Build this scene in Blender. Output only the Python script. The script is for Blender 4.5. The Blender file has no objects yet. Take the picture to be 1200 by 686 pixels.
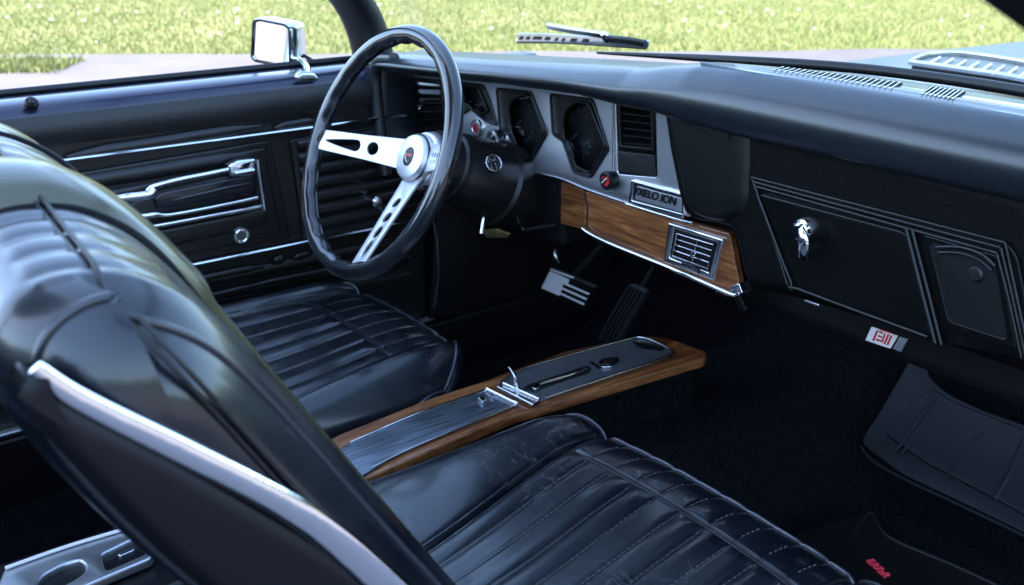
import bpy, bmesh, math, random
import numpy as np
from mathutils import Vector, Matrix
from mathutils.geometry import interpolate_bezier
random.seed(7); rng = np.random.default_rng(7)
S = bpy.context.scene; COL = S.collection
# ------------------------------------------------------------------ camera
FPX = 1215.0; YAW = math.radians(53.4); PIT = math.radians(21.0)
CF = np.array([-math.sin(YAW)*math.cos(PIT), math.cos(YAW)*math.cos(PIT), -math.sin(PIT)])
CR = np.array([math.cos(YAW), math.sin(YAW), 0.0]); CU = np.cross(CR, CF)
CC = np.array([0.90974, -0.77616, 1.01728])
cam = bpy.data.cameras.new('camera'); co = bpy.data.objects.new('camera', cam); COL.objects.link(co)
co.matrix_world = Matrix(((CR[0], CU[0], -CF[0], CC[0]), (CR[1], CU[1], -CF[1], CC[1]), (CR[2], CU[2], -CF[2], CC[2]), (0, 0, 0, 1)))
cam.sensor_width = 36; cam.lens = 36*FPX/1200; cam.clip_start = .02; cam.clip_end = 500
cam.dof.use_dof = True; cam.dof.focus_distance = 1.2; cam.dof.aperture_fstop = 9.0
S.camera = co
# ------------------------------------------------------------------ world, sun, exposure
SUN_EL = math.radians(54); SUN_AZ = math.radians(200)    # azimuth clockwise from +Y (north)
W_ = bpy.data.worlds.new('World'); S.world = W_; W_.use_nodes = True
nt = W_.node_tree; bg = nt.nodes['Background']; sky = nt.nodes.new('ShaderNodeTexSky'); sky.sky_type = 'NISHITA'
sky.sun_disc = False; sky.sun_elevation = SUN_EL; sky.sun_rotation = SUN_AZ; sky.ozone_density = 1.0; sky.dust_density = .4
nt.links.new(sky.outputs[0], bg.inputs[0]); bg.inputs[1].default_value = .15
sl = bpy.data.lights.new('sun', 'SUN'); sl.energy = 2.1; sl.angle = math.radians(.5); sl.color = (1, .95, .86)
so = bpy.data.objects.new('sun', sl); COL.objects.link(so)
sd = Vector((math.sin(SUN_AZ)*math.cos(SUN_EL), math.cos(SUN_AZ)*math.cos(SUN_EL), math.sin(SUN_EL)))
so.rotation_euler = sd.to_track_quat('Z', 'Y').to_euler()
S.view_settings.view_transform = 'Standard'; S.view_settings.look = 'None'; S.view_settings.exposure = 2.75; S.view_settings.gamma = 1
S.cycles.max_bounces = 8; S.cycles.sample_clamp_indirect = 6

# ------------------------------------------------------------------ pixel -> place (planes at real distances)
def ray(u, v):
    d = CF*FPX + CR*(u-600) - CU*(v-343); return d/np.linalg.norm(d)
def on(u, v, ax, val):
    d = ray(u, v); i = 'xyz'.index(ax); return Vector(CC + (val-CC[i])/d[i]*d)
# ------------------------------------------------------------------ materials
def mat(name, col=(.5, .5, .5), rough=.5, metal=0, spec=.5, coat=0, coatr=.1, bumps=(), emis=None):
    m = bpy.data.materials.new(name); m.use_nodes = True; t = m.node_tree; b = t.nodes['Principled BSDF']
    b.inputs['Base Color'].default_value = (*col, 1); b.inputs['Roughness'].default_value = rough; b.inputs['Metallic'].default_value = metal
    b.inputs['Specular IOR Level'].default_value = spec; b.inputs['Coat Weight'].default_value = coat; b.inputs['Coat Roughness'].default_value = coatr
    tc = t.nodes.new('ShaderNodeTexCoord'); prev = None
    for (kind, scale, strength, dist) in bumps:
        if kind == 'noise':
            n = t.nodes.new('ShaderNodeTexNoise'); n.inputs['Scale'].default_value = scale; n.inputs['Detail'].default_value = 4; out = n.outputs[0]
        elif kind == 'crease':
            n0 = t.nodes.new('ShaderNodeTexNoise'); n0.inputs['Scale'].default_value = scale*.6; t.links.new(tc.outputs['Object'], n0.inputs[0])
            mx = t.nodes.new('ShaderNodeMixRGB'); mx.blend_type = 'LINEAR_LIGHT'; mx.inputs[0].default_value = .06
            t.links.new(tc.outputs['Object'], mx.inputs[1]); t.links.new(n0.outputs[1], mx.inputs[2])
            n = t.nodes.new('ShaderNodeTexVoronoi'); n.feature = 'DISTANCE_TO_EDGE'; n.inputs['Scale'].default_value = scale
            r = t.nodes.new('ShaderNodeMapRange'); r.inputs[2].default_value = .12; t.links.new(n.outputs[0], r.inputs[0]); out = r.outputs[0]
        else:
            n = t.nodes.new('ShaderNodeTexVoronoi'); n.inputs['Scale'].default_value = scale; out = n.outputs[0]
        if kind == 'crease': t.links.new(mx.outputs[0], n.inputs['Vector'])
        else: t.links.new(tc.outputs['Object'], n.inputs['Vector'])
        bp = t.nodes.new('ShaderNodeBump'); bp.inputs['Strength'].default_value = strength; bp.inputs['Distance'].default_value = dist
        t.links.new(out, bp.inputs['Height'])
        if prev: t.links.new(prev.outputs[0], bp.inputs['Normal'])
        prev = bp
    if prev: t.links.new(prev.outputs[0], b.inputs['Normal'])
    if emis: b.inputs['Emission Color'].default_value = (*emis, 1); b.inputs['Emission Strength'].default_value = 1
    return m
def nodes(m): t = m.node_tree; return t, t.nodes['Principled BSDF']
def ramp(t, src, stops):
    r = t.nodes.new('ShaderNodeValToRGB'); e = r.color_ramp.elements
    while len(e) < len(stops): e.new(.5)
    for k, (p, c) in enumerate(stops): e[k].position = p; e[k].color = (*c, 1)
    t.links.new(src, r.inputs[0]); return r
def rough_var(m, scale, lo, hi):
    t, b = nodes(m); tc = t.nodes.new('ShaderNodeTexCoord'); n = t.nodes.new('ShaderNodeTexNoise'); n.inputs['Scale'].default_value = scale; n.inputs['Detail'].default_value = 6
    t.links.new(tc.outputs['Object'], n.inputs[0]); r = t.nodes.new('ShaderNodeMapRange'); r.inputs[1].default_value = .3; r.inputs[2].default_value = .7
    r.inputs[3].default_value = lo; r.inputs[4].default_value = hi; t.links.new(n.outputs[0], r.inputs[0]); t.links.new(r.outputs[0], b.inputs['Roughness'])
leather = mat('black leather', (.0018, .0035, .0065), .3, spec=.5, coat=.6, coatr=.14, bumps=(('noise', 9, .05, .005), ('noise', 70, .12, .0008), ('cell', 700, .12, .0003)))
rough_var(leather, 14, .24, .42)
worn = mat('worn black leather', (.0018, .0035, .0065), .3, spec=.5, coat=.6, coatr=.14, bumps=(('noise', 9, .05, .005), ('crease', 24, .13, .0005), ('noise', 70, .12, .0008), ('cell', 700, .12, .0003)))
rough_var(worn, 14, .24, .42)
t, b = nodes(worn); tc = t.nodes.new('ShaderNodeTexCoord'); n0 = t.nodes.new('ShaderNodeTexNoise'); n0.inputs['Scale'].default_value = 22; n0.inputs['Detail'].default_value = 3
mx = t.nodes.new('ShaderNodeMixRGB'); mx.blend_type = 'LINEAR_LIGHT'; mx.inputs[0].default_value = .05
t.links.new(tc.outputs['Object'], n0.inputs[0]); t.links.new(tc.outputs['Object'], mx.inputs[1]); t.links.new(n0.outputs[1], mx.inputs[2])
v = t.nodes.new('ShaderNodeTexVoronoi'); v.feature = 'DISTANCE_TO_EDGE'; v.inputs['Scale'].default_value = 26; t.links.new(mx.outputs[0], v.inputs['Vector'])
r1 = ramp(t, v.outputs[0], [(0, (1, 1, 1)), (.03, (0, 0, 0))]); n2 = t.nodes.new('ShaderNodeTexNoise'); n2.inputs['Scale'].default_value = 9; t.links.new(tc.outputs['Object'], n2.inputs[0])
r2 = ramp(t, n2.outputs[0], [(.5, (0, 0, 0)), (.62, (1, 1, 1))]); mu = t.nodes.new('ShaderNodeMath'); mu.operation = 'MULTIPLY'
t.links.new(r1.outputs[0], mu.inputs[0]); t.links.new(r2.outputs[0], mu.inputs[1])
cx = t.nodes.new('ShaderNodeMixRGB'); cx.inputs[1].default_value = (.0018, .0035, .0065, 1); cx.inputs[2].default_value = (.05, .05, .052, 1)
t.links.new(mu.outputs[0], cx.inputs[0]); t.links.new(cx.outputs[0], b.inputs['Base Color'])
vinyl = mat('black grained vinyl', (.004, .0045, .005), .42, bumps=(('noise', 8, .15, .006), ('noise', 190, .35, .0016), ('cell', 480, .15, .0005)))
doorvinyl = mat('black door vinyl', (.006, .0058, .0055), .34, bumps=(('noise', 12, .3, .004), ('noise', 260, .25, .001)))
fasciam = mat('black fascia vinyl', (.002, .002, .0025), .5, spec=.12, bumps=(('noise', 210, .3, .0012),))
padding = mat('black dash padding', (.003, .006, .009), .36, spec=.6, coat=.3, coatr=.22, bumps=(('noise', 5, .1, .008), ('noise', 120, .14, .001), ('noise', 420, .2, .0006)))
paint = mat('dark blue painted sill', (.012, .013, .036), .3, coat=.4, bumps=(('noise', 300, .05, .0005),))
plastic = mat('black plastic', (.005, .005, .006), .35,spec=.35, bumps=(('noise', 300, .1, .0005),))
matte = mat('matt black', (.003, .003, .0035), .7, spec=.2, bumps=(('noise', 200, .15, .001),))
rubber = mat('black rubber', (.003, .0035, .004), .45, bumps=(('noise', 150, .2, .001),))
chrome = mat('chrome', (.86, .87, .88), .09, 1, bumps=(('noise', 25, .04, .002),))
dchrome = mat('worn chrome', (.62, .63, .65), .22, 1, bumps=(('noise', 60, .1, .002),))
alu = mat('brushed aluminium', (.62, .64, .67), .38, 1, bumps=(('noise', 120, .06, .0008),))
spokem = mat('satin spoke metal', (.68, .69, .71), .36, .85, bumps=(('noise', 200, .03, .0005),))
rubberrim = mat('glossy black rim', (.010, .011, .013), .2, coat=.6, coatr=.08, bumps=(('noise', 30, .08, .002),))
palemetal = mat('pale satin metal', (.85, .83, .82), .4, .15, bumps=(('noise', 90, .1, .001),))
white = mat('white enamel', (.8, .76, .72), .4)
red = mat('red enamel', (.55, .02, .02), .35)
dred = mat('deep red face', (.25, .01, .02), .3)
thread = mat('grey thread', (.12, .12, .125), .8)
piping = mat('vinyl piping', (.018, .02, .026), .24, coat=.5)
glassd = mat('dark gauge face', (.004, .0045, .005), .45, spec=.3)
def make_wood(name, ax):
    m = mat(name, rough=.3, coat=.35, coatr=.15); t, b = nodes(m)
    tc = t.nodes.new('ShaderNodeTexCoord'); mp = t.nodes.new('ShaderNodeMapping'); mp.inputs['Scale'].default_value = (2.2, 26, 26) if ax == 'x' else (26, 2.2, 26)
    t.links.new(tc.outputs['Object'], mp.inputs[0]); n = t.nodes.new('ShaderNodeTexNoise'); n.inputs['Scale'].default_value = 2.2; n.inputs['Detail'].default_value = 9
    n.inputs['Roughness'].default_value = .7; n.inputs['Distortion'].default_value = 1.1; t.links.new(mp.outputs[0], n.inputs[0])
    r = ramp(t, n.outputs[0], [(.3, (.045, .015, .006)), (.47, (.16, .055, .017)), (.56, (.26, .095, .028)), (.72, (.40, .165, .055))])
    mp2 = t.nodes.new('ShaderNodeMapping'); mp2.inputs['Scale'].default_value = (8, 190, 190) if ax == 'x' else (190, 8, 190); t.links.new(tc.outputs['Object'], mp2.inputs[0])
    n2 = t.nodes.new('ShaderNodeTexNoise'); n2.inputs['Scale'].default_value = 2.5; n2.inputs['Detail'].default_value = 4; t.links.new(mp2.outputs[0], n2.inputs[0])
    r2 = ramp(t, n2.outputs[0], [(.35, (.35, .3, .3)), (.55, (1, 1, 1))]); x = t.nodes.new('ShaderNodeMixRGB'); x.blend_type = 'MULTIPLY'; x.inputs[0].default_value = .8
    t.links.new(r.outputs[0], x.inputs[1]); t.links.new(r2.outputs[0], x.inputs[2]); t.links.new(x.outputs[0], b.inputs['Base Color'])
    bp = t.nodes.new('ShaderNodeBump'); bp.inputs['Strength'].default_value = .12; bp.inputs['Distance'].default_value = .0008; t.links.new(n2.outputs[0], bp.inputs['Height']); t.links.new(bp.outputs[0], b.inputs['Normal'])
    return m
woodx = make_wood('walnut along dash', 'x'); woody = make_wood('walnut along console', 'y')
brush = mat('dark brushed console metal', (.30, .33, .37), .3, .9); t, b = nodes(brush)
tc = t.nodes.new('ShaderNodeTexCoord'); mp = t.nodes.new('ShaderNodeMapping'); mp.inputs['Scale'].default_value = (60, 5, 5); t.links.new(tc.outputs['Object'], mp.inputs[0])
n = t.nodes.new('ShaderNodeTexNoise'); n.inputs['Scale'].default_value = 3; n.inputs['Detail'].default_value = 8; t.links.new(mp.outputs[0], n.inputs[0])
r = ramp(t, n.outputs[0], [(.3, (.12, .14, .16)), (.7, (.26, .30, .35))]); t.links.new(r.outputs[0], b.inputs['Base Color'])
mr = t.nodes.new('ShaderNodeMapRange'); mr.inputs[3].default_value = .18; mr.inputs[4].default_value = .45; t.links.new(n.outputs[0], mr.inputs[0]); t.links.new(mr.outputs[0], b.inputs['Roughness'])
carpet = mat('navy black carpet', (.006, .008, .012), .95, spec=.15, bumps=(('noise', 260, 1, .006), ('noise', 40, .5, .006)))
t, b = nodes(carpet); tc = t.nodes.new('ShaderNodeTexCoord'); n = t.nodes.new('ShaderNodeTexNoise'); n.inputs['Scale'].default_value = 320; n.inputs['Detail'].default_value = 2; t.links.new(tc.outputs['Object'], n.inputs[0])
r = ramp(t, n.outputs[0], [(.4, (.0013, .0016, .0021)), (.62, (.010, .0115, .0145))]); t.links.new(r.outputs[0], b.inputs['Base Color'])
b.inputs['Specular IOR Level'].default_value = .05
pave = mat('pale concrete drive', (.42, .38, .365), .85, bumps=(('noise', 60, .3, .01),))
t, b = nodes(pave); tc = t.nodes.new('ShaderNodeTexCoord'); n = t.nodes.new('ShaderNodeTexNoise'); n.inputs['Scale'].default_value = 1.1; n.inputs['Detail'].default_value = 10; n.inputs['Roughness'].default_value = .75; t.links.new(tc.outputs['Object'], n.inputs[0])
r = ramp(t, n.outputs[0], [(.3, (.12, .103, .102)), (.7, (.17, .146, .144))]); t.links.new(r.outputs[0], b.inputs['Base Color'])
lawn = mat('lawn', (.1, .14, .03), .9, spec=.2, bumps=(('noise', 14, 1, .08),))
t, b = nodes(lawn); tc = t.nodes.new('ShaderNodeTexCoord'); n = t.nodes.new('ShaderNodeTexNoise'); n.inputs['Scale'].default_value = .9; n.inputs['Detail'].default_value = 9; n.inputs['Roughness'].default_value = .75; t.links.new(tc.outputs['Object'], n.inputs[0])
r = ramp(t, n.outputs[0], [(.32, (.15, .18, .06)), (.5, (.26, .26, .10)), (.68, (.38, .34, .17))]); t.links.new(r.outputs[0], b.inputs['Base Color'])
def blade_mat():
    m = mat('grass blades', (.1, .15, .03), .6, spec=.3); t, b = nodes(m)
    g = t.nodes.new('ShaderNodeNewGeometry'); r = ramp(t, g.outputs['Random Per Island'], [(0, (.16, .20, .05)), (.5, (.23, .25, .075)), (.85, (.31, .30, .11)), (1, (.42, .37, .2))])
    t.links.new(r.outputs[0], b.inputs['Base Color']); b.inputs['Transmission Weight'].default_value = 0; return m
bladem = blade_mat()
hoodm = mat('pale grey car paint', (.17, .18, .18), .45, coat=.25, coatr=.1)
def make_glass(name, tint, refl):
    m = bpy.data.materials.new(name); m.use_nodes = True; t = m.node_tree; t.nodes.clear()
    o = t.nodes.new('ShaderNodeOutputMaterial'); x = t.nodes.new('ShaderNodeMixShader'); tr = t.nodes.new('ShaderNodeBsdfTransparent'); gl = t.nodes.new('ShaderNodeBsdfGlossy')
    tr.inputs[0].default_value = (*tint, 1); gl.inputs[1].default_value = .02
    ge = t.nodes.new('ShaderNodeNewGeometry'); dp = t.nodes.new('ShaderNodeVectorMath'); dp.operation = 'DOT_PRODUCT'; t.links.new(ge.outputs['Normal'], dp.inputs[0]); t.links.new(ge.outputs['Incoming'], dp.inputs[1])
    def mth(op, a, b_):
        q = t.nodes.new('ShaderNodeMath'); q.operation = op
        for k, w in enumerate((a, b_)):
            if w is None: continue
            if isinstance(w, (int, float)): q.inputs[k].default_value = w
            else: t.links.new(w, q.inputs[k])
        return q.outputs[0]
    f = mth('ADD', mth('MULTIPLY', mth('POWER', mth('SUBTRACT', 1.0, mth('ABSOLUTE', dp.outputs['Value'], None)), 5.0), .7), refl)
    t.links.new(f, x.inputs[0]); t.links.new(tr.outputs[0], x.inputs[1]); t.links.new(gl.outputs[0], x.inputs[2]); t.links.new(x.outputs[0], o.inputs[0]); return m
glass = make_glass('windshield glass', (.95, .975, .96), .03); gglass = make_glass('gauge glass', (.7, .72, .74), .015)

# ------------------------------------------------------------------ object helpers
LOC = {}
def link(o, parent=None):
    COL.objects.link(o)
    if parent is not None:
        o.parent = parent
        if parent.type == 'EMPTY': o.matrix_parent_inverse = Matrix.Translation(-Vector(LOC[parent.name]))
    return o
def thing(name, label, cat, loc=(0, 0, 0), group=None):
    o = bpy.data.objects.new(name, None); COL.objects.link(o); o.location = loc; o.empty_display_size = .05; LOC[o.name] = tuple(loc)
    o['label'] = label; o['category'] = cat
    if group: o['group'] = group
    return o
def tag(o, label, cat, group=None, kind=None):
    o['label'] = label; o['category'] = cat
    if group: o['group'] = group
    if kind: o['kind'] = kind
    return o
def mesh(name, V, F, m, parent=None, smooth=True, ang=40):
    me = bpy.data.meshes.new(name); me.from_pydata([tuple(p) for p in V], [], [tuple(f) for f in F]); me.materials.append(m)
    bm = bmesh.new(); bm.from_mesh(me); bmesh.ops.recalc_face_normals(bm, faces=bm.faces); bm.to_mesh(me); bm.free()
    if smooth:
        me.polygons.foreach_set('use_smooth', [True]*len(me.polygons)); me.set_sharp_from_angle(angle=math.radians(ang))
    return link(bpy.data.objects.new(name, me), parent)
def join_geo(parts):
    V = []; F = []
    for v, f in parts:
        o = len(V); V += list(v); F += [tuple(i+o for i in q) for q in f]
    return V, F
AX = {'x': Matrix(((0, 0, 1), (1, 0, 0), (0, 1, 0))), 'y': Matrix(((1, 0, 0), (0, 0, -1), (0, 1, 0))), 'z': Matrix(((1, 0, 0), (0, 1, 0), (0, 0, 1)))}
def plane_uv(p, ax): return (p.y, p.z) if ax == 'x' else (p.x, p.z) if ax == 'y' else (p.x, p.y)
def smooth_loop(pts, n=6):
    out = []; N = len(pts)
    for i in range(N):
        p0, p1, p2, p3 = (Vector(pts[(i+k) % N]) for k in (-1, 0, 1, 2))
        for j in range(n):
            t = j/n; out.append(.5*((2*p1)+(p2-p0)*t+(2*p0-5*p1+4*p2-p3)*t*t+(3*p1-p0-3*p2+p3)*t**3))
    return [tuple(p) for p in out]
def round_poly(pts, r, n=5):
    out = []; N = len(pts)
    for i in range(N):
        p = Vector(pts[i]); a = Vector(pts[i-1])-p; c = Vector(pts[(i+1) % N])-p
        d = min(r, a.length*.45, c.length*.45); A = p+a.normalized()*d; C_ = p+c.normalized()*d
        for k in range(n+1):
            t = k/n; out.append(tuple(A*(1-t)**2+p*2*t*(1-t)+C_*t*t))
    return out
def extr(name, loops, frame, thick, m, parent=None, bev=.001, segs=3, ang=35):
    """loops: lists of 2D points, first outer, rest holes; frame = 4x4 (local xy plane, +z to the viewer); slab spans z 0..thick"""
    cu = bpy.data.curves.new(name, 'CURVE'); cu.dimensions = '2D'; cu.fill_mode = 'BOTH'
    bev = min(bev, thick*.49); cu.extrude = max(thick/2-bev, 1e-5); cu.bevel_depth = bev; cu.bevel_resolution = segs; cu.offset = -bev
    for L in loops:
        sp = cu.splines.new('POLY'); sp.points.add(len(L)-1); sp.use_cyclic_u = True
        for i, p in enumerate(L): sp.points[i].co = (p[0], p[1], 0, 1)
    tmp = bpy.data.objects.new('tmp', cu); COL.objects.link(tmp); dg = bpy.context.evaluated_depsgraph_get(); dg.update()
    me = bpy.data.meshes.new_from_object(tmp.evaluated_get(dg)); bpy.data.objects.remove(tmp); bpy.data.curves.remove(cu)
    me.name = name; me.transform(frame @ Matrix.Translation((0, 0, thick/2))); me.materials.clear(); me.materials.append(m)
    bm = bmesh.new(); bm.from_mesh(me); bmesh.ops.remove_doubles(bm, verts=bm.verts, dist=1e-6); bm.to_mesh(me); bm.free()
    zn = Vector(frame.col[2][:3]).normalized()
    me.polygons.foreach_set('use_smooth', [abs(p.normal.dot(zn)) < .995 for p in me.polygons]); me.set_sharp_from_angle(angle=math.radians(ang))
    return link(bpy.data.objects.new(name, me), parent)
def frame_ax(ax, val):
    M = AX[ax].to_4x4(); M.translation = Vector([val if a == ax else 0 for a in 'xyz']); return M
def plate(name, px, ax, val, thick, m, parent=None, holes=(), bev=.001, rnd=.003, smooth=False, segs=3):
    """outline given on the photo, placed on the plane ax=val (front face), body behind it"""
    s = 1 if ax in 'xz' else -1
    f = lambda P: smooth_loop([plane_uv(on(u, v, ax, val), ax) for u, v in P]) if smooth else round_poly([plane_uv(on(u, v, ax, val), ax) for u, v in P], rnd)
    return extr(name, [f(px)]+[f(h) for h in holes], frame_ax(ax, val-s*thick), thick, m, parent, bev, segs)
def tube_geo(P, r, closed=False, n=10, flat=1.0, up=None):
    P = [Vector(p) for p in P]; N = len(P); R = r if hasattr(r, '__len__') else [r]*N
    V = []; F = []; prev = None
    for i in range(N):
        if closed: T = (P[(i+1) % N]-P[i-1]).normalized()
        else: T = (P[min(i+1, N-1)]-P[max(i-1, 0)]).normalized()
        if up is not None: A = (Vector(up)-T*T.dot(Vector(up))).normalized()
        elif prev is None: A = T.orthogonal().normalized()
        else: A = (prev-T*T.dot(prev)).normalized()
        prev = A; B = T.cross(A)
        for k in range(n):
            a = 2*math.pi*k/n; V.append(P[i]+(A*math.cos(a)*flat+B*math.sin(a))*R[i])
    for i in range(N if closed else N-1):
        for k in range(n): F.append((i*n+k, i*n+(k+1) % n, ((i+1) % N)*n+(k+1) % n, ((i+1) % N)*n+k))
    if not closed: F.append(tuple(range(n))[::-1]); F.append(tuple((N-1)*n+k for k in range(n)))
    return V, F
def sm(P, n=6):
    P = [Vector(p) for p in P]; out = []
    for i in range(len(P)-1):
        p0 = P[max(i-1, 0)]; p1 = P[i]; p2 = P[i+1]; p3 = P[min(i+2, len(P)-1)]
        for j in range(n):
            t = j/n; out.append(.5*((2*p1)+(p2-p0)*t+(2*p0-5*p1+4*p2-p3)*t*t+(3*p1-p0-3*p2+p3)*t**3))
    return out+[P[-1]]
def tube(name, P, r, m, parent=None, closed=False, n=10, flat=1.0, up=None):
    V, F = tube_geo(P, r, closed, n, flat, up); return mesh(name, V, F, m, parent, ang=60)
def ptube(name, px, ax, val, r, m, parent=None, n=8, **k): return tube(name, sm([on(u, v, ax, val) for u, v in px], n), r, m, parent, **k)
def box_geo(a, b):
    x0, y0, z0 = a; x1, y1, z1 = b
    V = [(x0, y0, z0), (x1, y0, z0), (x1, y1, z0), (x0, y1, z0), (x0, y0, z1), (x1, y0, z1), (x1, y1, z1), (x0, y1, z1)]
    return V, [(0, 3, 2, 1), (4, 5, 6, 7), (0, 1, 5, 4), (1, 2, 6, 5), (2, 3, 7, 6), (3, 0, 4, 7)]
def bevel(o, w, s=3):
    md = o.modifiers.new('bevel', 'BEVEL'); md.width = w; md.segments = s; md.limit_method = 'ANGLE'; return o
def box(name, a, b, m, parent=None, bev=.002):
    V, F = box_geo(a, b); return bevel(mesh(name, V, F, m, parent), bev)
def disc_frame(c, nrm, up=(0, 0, 1)):
    Z = Vector(nrm).normalized(); X = Vector(up).cross(Z).normalized(); Y = Z.cross(X); M = Matrix((X, Y, Z)).transposed().to_4x4(); M.translation = Vector(c); return M
def circ(r, n=40, c=(0, 0), sx=1): return [(c[0]+sx*r*math.cos(2*math.pi*k/n), c[1]+r*math.sin(2*math.pi*k/n)) for k in range(n)]
def lathe(name, prof, M, m, parent=None, n=48, ang=35):
    """prof: (radius, height) along local z of frame M"""
    V = []; F = []; K = len(prof)
    for i in range(n):
        a = 2*math.pi*i/n
        for r, h in prof: V.append(M @ Vector((r*math.cos(a), r*math.sin(a), h)))
    for i in range(n):
        for k in range(K-1): F.append((i*K+k, ((i+1) % n)*K+k, ((i+1) % n)*K+k+1, i*K+k+1))
    me = mesh(name, V, F, m, parent, ang=ang)
    bm = bmesh.new(); bm.from_mesh(me.data); bmesh.ops.remove_doubles(bm, verts=bm.verts, dist=1e-6)
    bmesh.ops.recalc_face_normals(bm, faces=bm.faces); bm.to_mesh(me.data); bm.free(); return me
def text(name, s, frame, size, m, parent, depth=.0006, shear=0, sx=1, bold=0):
    cu = bpy.data.curves.new(name, 'FONT'); cu.body = s; cu.size = size; cu.extrude = depth; cu.align_x = 'CENTER'; cu.align_y = 'CENTER'; cu.shear = shear; cu.offset = bold
    tmp = bpy.data.objects.new('tmp', cu); COL.objects.link(tmp); dg = bpy.context.evaluated_depsgraph_get(); dg.update()
    me = bpy.data.meshes.new_from_object(tmp.evaluated_get(dg)); bpy.data.objects.remove(tmp); bpy.data.curves.remove(cu)
    me.name = name; me.transform(frame @ Matrix.Diagonal((sx, 1, 1, 1))); me.materials.clear(); me.materials.append(m); return link(bpy.data.objects.new(name, me), parent)
def lerp(xs, ys, x): return float(np.interp(x, xs, ys))
def sstep(a, b, x):
    t = np.clip((x-a)/(b-a), 0, 1); return t*t*(3-2*t)

# ================================================================== GROUND
GZ = -.32
E1 = on(0, 65, 'z', GZ); E2 = on(560, 61.5, 'z', GZ); ed = (E2-E1).normalized(); en = Vector((-ed.y, ed.x, 0))   # edge direction and outward normal (away from car)
if en.dot(Vector((CF[0], CF[1], 0))) < 0: en = -en
def gpt(a, b, z): p = E1+ed*a+en*b; return (p.x, p.y, z)
V = [gpt(-200, -200, GZ-.05), gpt(200, -200, GZ-.05), gpt(200, 250, GZ-.05), gpt(-200, 250, GZ-.05)]
g = mesh('ground', V, [(0, 1, 2, 3)], lawn); g['kind'] = 'structure'
# drive: an irregular edged slab
V = []; F = []; Nn = 240
for i in range(Nn+1):
    a = -60+120*i/Nn; w = .05*math.sin(a*1.7)+.03*math.sin(a*4.1+1)+rng.normal(0, .012)
    V += [gpt(a, w, GZ), gpt(a, w, GZ-.1), gpt(a, -60, GZ)]
for i in range(Nn): F += [(3*i, 3*i+3, 3*i+5, 3*i+2), (3*i, 3*i+1, 3*i+4, 3*i+3)]
g = mesh('pavement', V, F, pave, smooth=False); g['kind'] = 'structure'
# the lawn's grass: blades over the strip that shows
def blades(name, pts, hmin, hmax, wd, m):
    n = len(pts); P = np.array(pts); an = rng.uniform(0, 2*np.pi, n); h = rng.uniform(hmin, hmax, n); w = wd*rng.uniform(.6, 1.4, n); ln = rng.normal(0, .35, (n, 2))*h[:, None]
    dx = np.cos(an)*w; dy = np.sin(an)*w
    V = np.empty((n, 3, 3)); V[:, 0] = P+np.stack([dx, dy, 0*dx], 1); V[:, 1] = P-np.stack([dx, dy, 0*dx], 1); V[:, 2] = P+np.concatenate([ln, h[:, None]], 1)
    me = bpy.data.meshes.new(name); me.vertices.add(3*n); me.vertices.foreach_set('co', V.ravel()); me.loops.add(3*n); me.loops.foreach_set('vertex_index', np.arange(3*n))
    me.polygons.add(n); me.polygons.foreach_set('loop_start', np.arange(0, 3*n, 3)); me.polygons.foreach_set('loop_total', np.full(n, 3)); me.update(); me.materials.append(m)
    o = bpy.data.objects.new(name, me); COL.objects.link(o); return o
def scatter(n, a0, a1, b0, b1):
    out = []
    dens = rng.uniform(0, 1, n)**1.35
    for k in range(n):
        a = rng.uniform(a0, a1); b = b0+(b1-b0)*dens[k]; p = gpt(a, b, GZ-.05); out.append(p)
    return out
gr = blades('grass', scatter(260000, -9, 16, .03, 13), .02, .055, .006, bladem)
tag(gr, 'sunlit yellow green lawn grass beyond the pavement', 'grass', kind='stuff')
q0 = on(-60, 75, 'z', GZ); pts = []
cA = on(0, 78, 'z', GZ)
for k in range(9000):
    a = rng.normal(0, .55); b = rng.normal(0, .3); p = cA+ed*a*1.6+en*b*1.2-ed*.4
    if abs(b) < .32 and a < .62: pts.append((p.x, p.y, GZ))
g2 = blades('grass_patch', pts, .02, .07, .012, bladem); tag(g2, 'small island of grass growing out of the pale pavement at far left', 'grass', kind='stuff')
# little pale flowers in the lawn
fl = []
for k in range(380):
    p = Vector(gpt(rng.uniform(-9, 16), .2+12*rng.uniform()**1.2, GZ+.06+rng.uniform(0, .05))); r = rng.uniform(.010, .022)
    Vv = [p+Vector((r*math.cos(i*math.pi/3), r*math.sin(i*math.pi/3), 0)) for i in range(6)]+[p+Vector((0, 0, r*.8)), p-Vector((0, 0, r*.4))]
    fl.append((Vv, [(i, (i+1) % 6, 6) for i in range(6)]+[((i+1) % 6, i, 7) for i in range(6)]))
V, F = join_geo(fl); o = mesh('flowers', V, F, mat('flower petals', (.85, .84, .7), .7), smooth=False); tag(o, 'tiny white flowers dotted through the lawn', 'flowers', kind='stuff')

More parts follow.
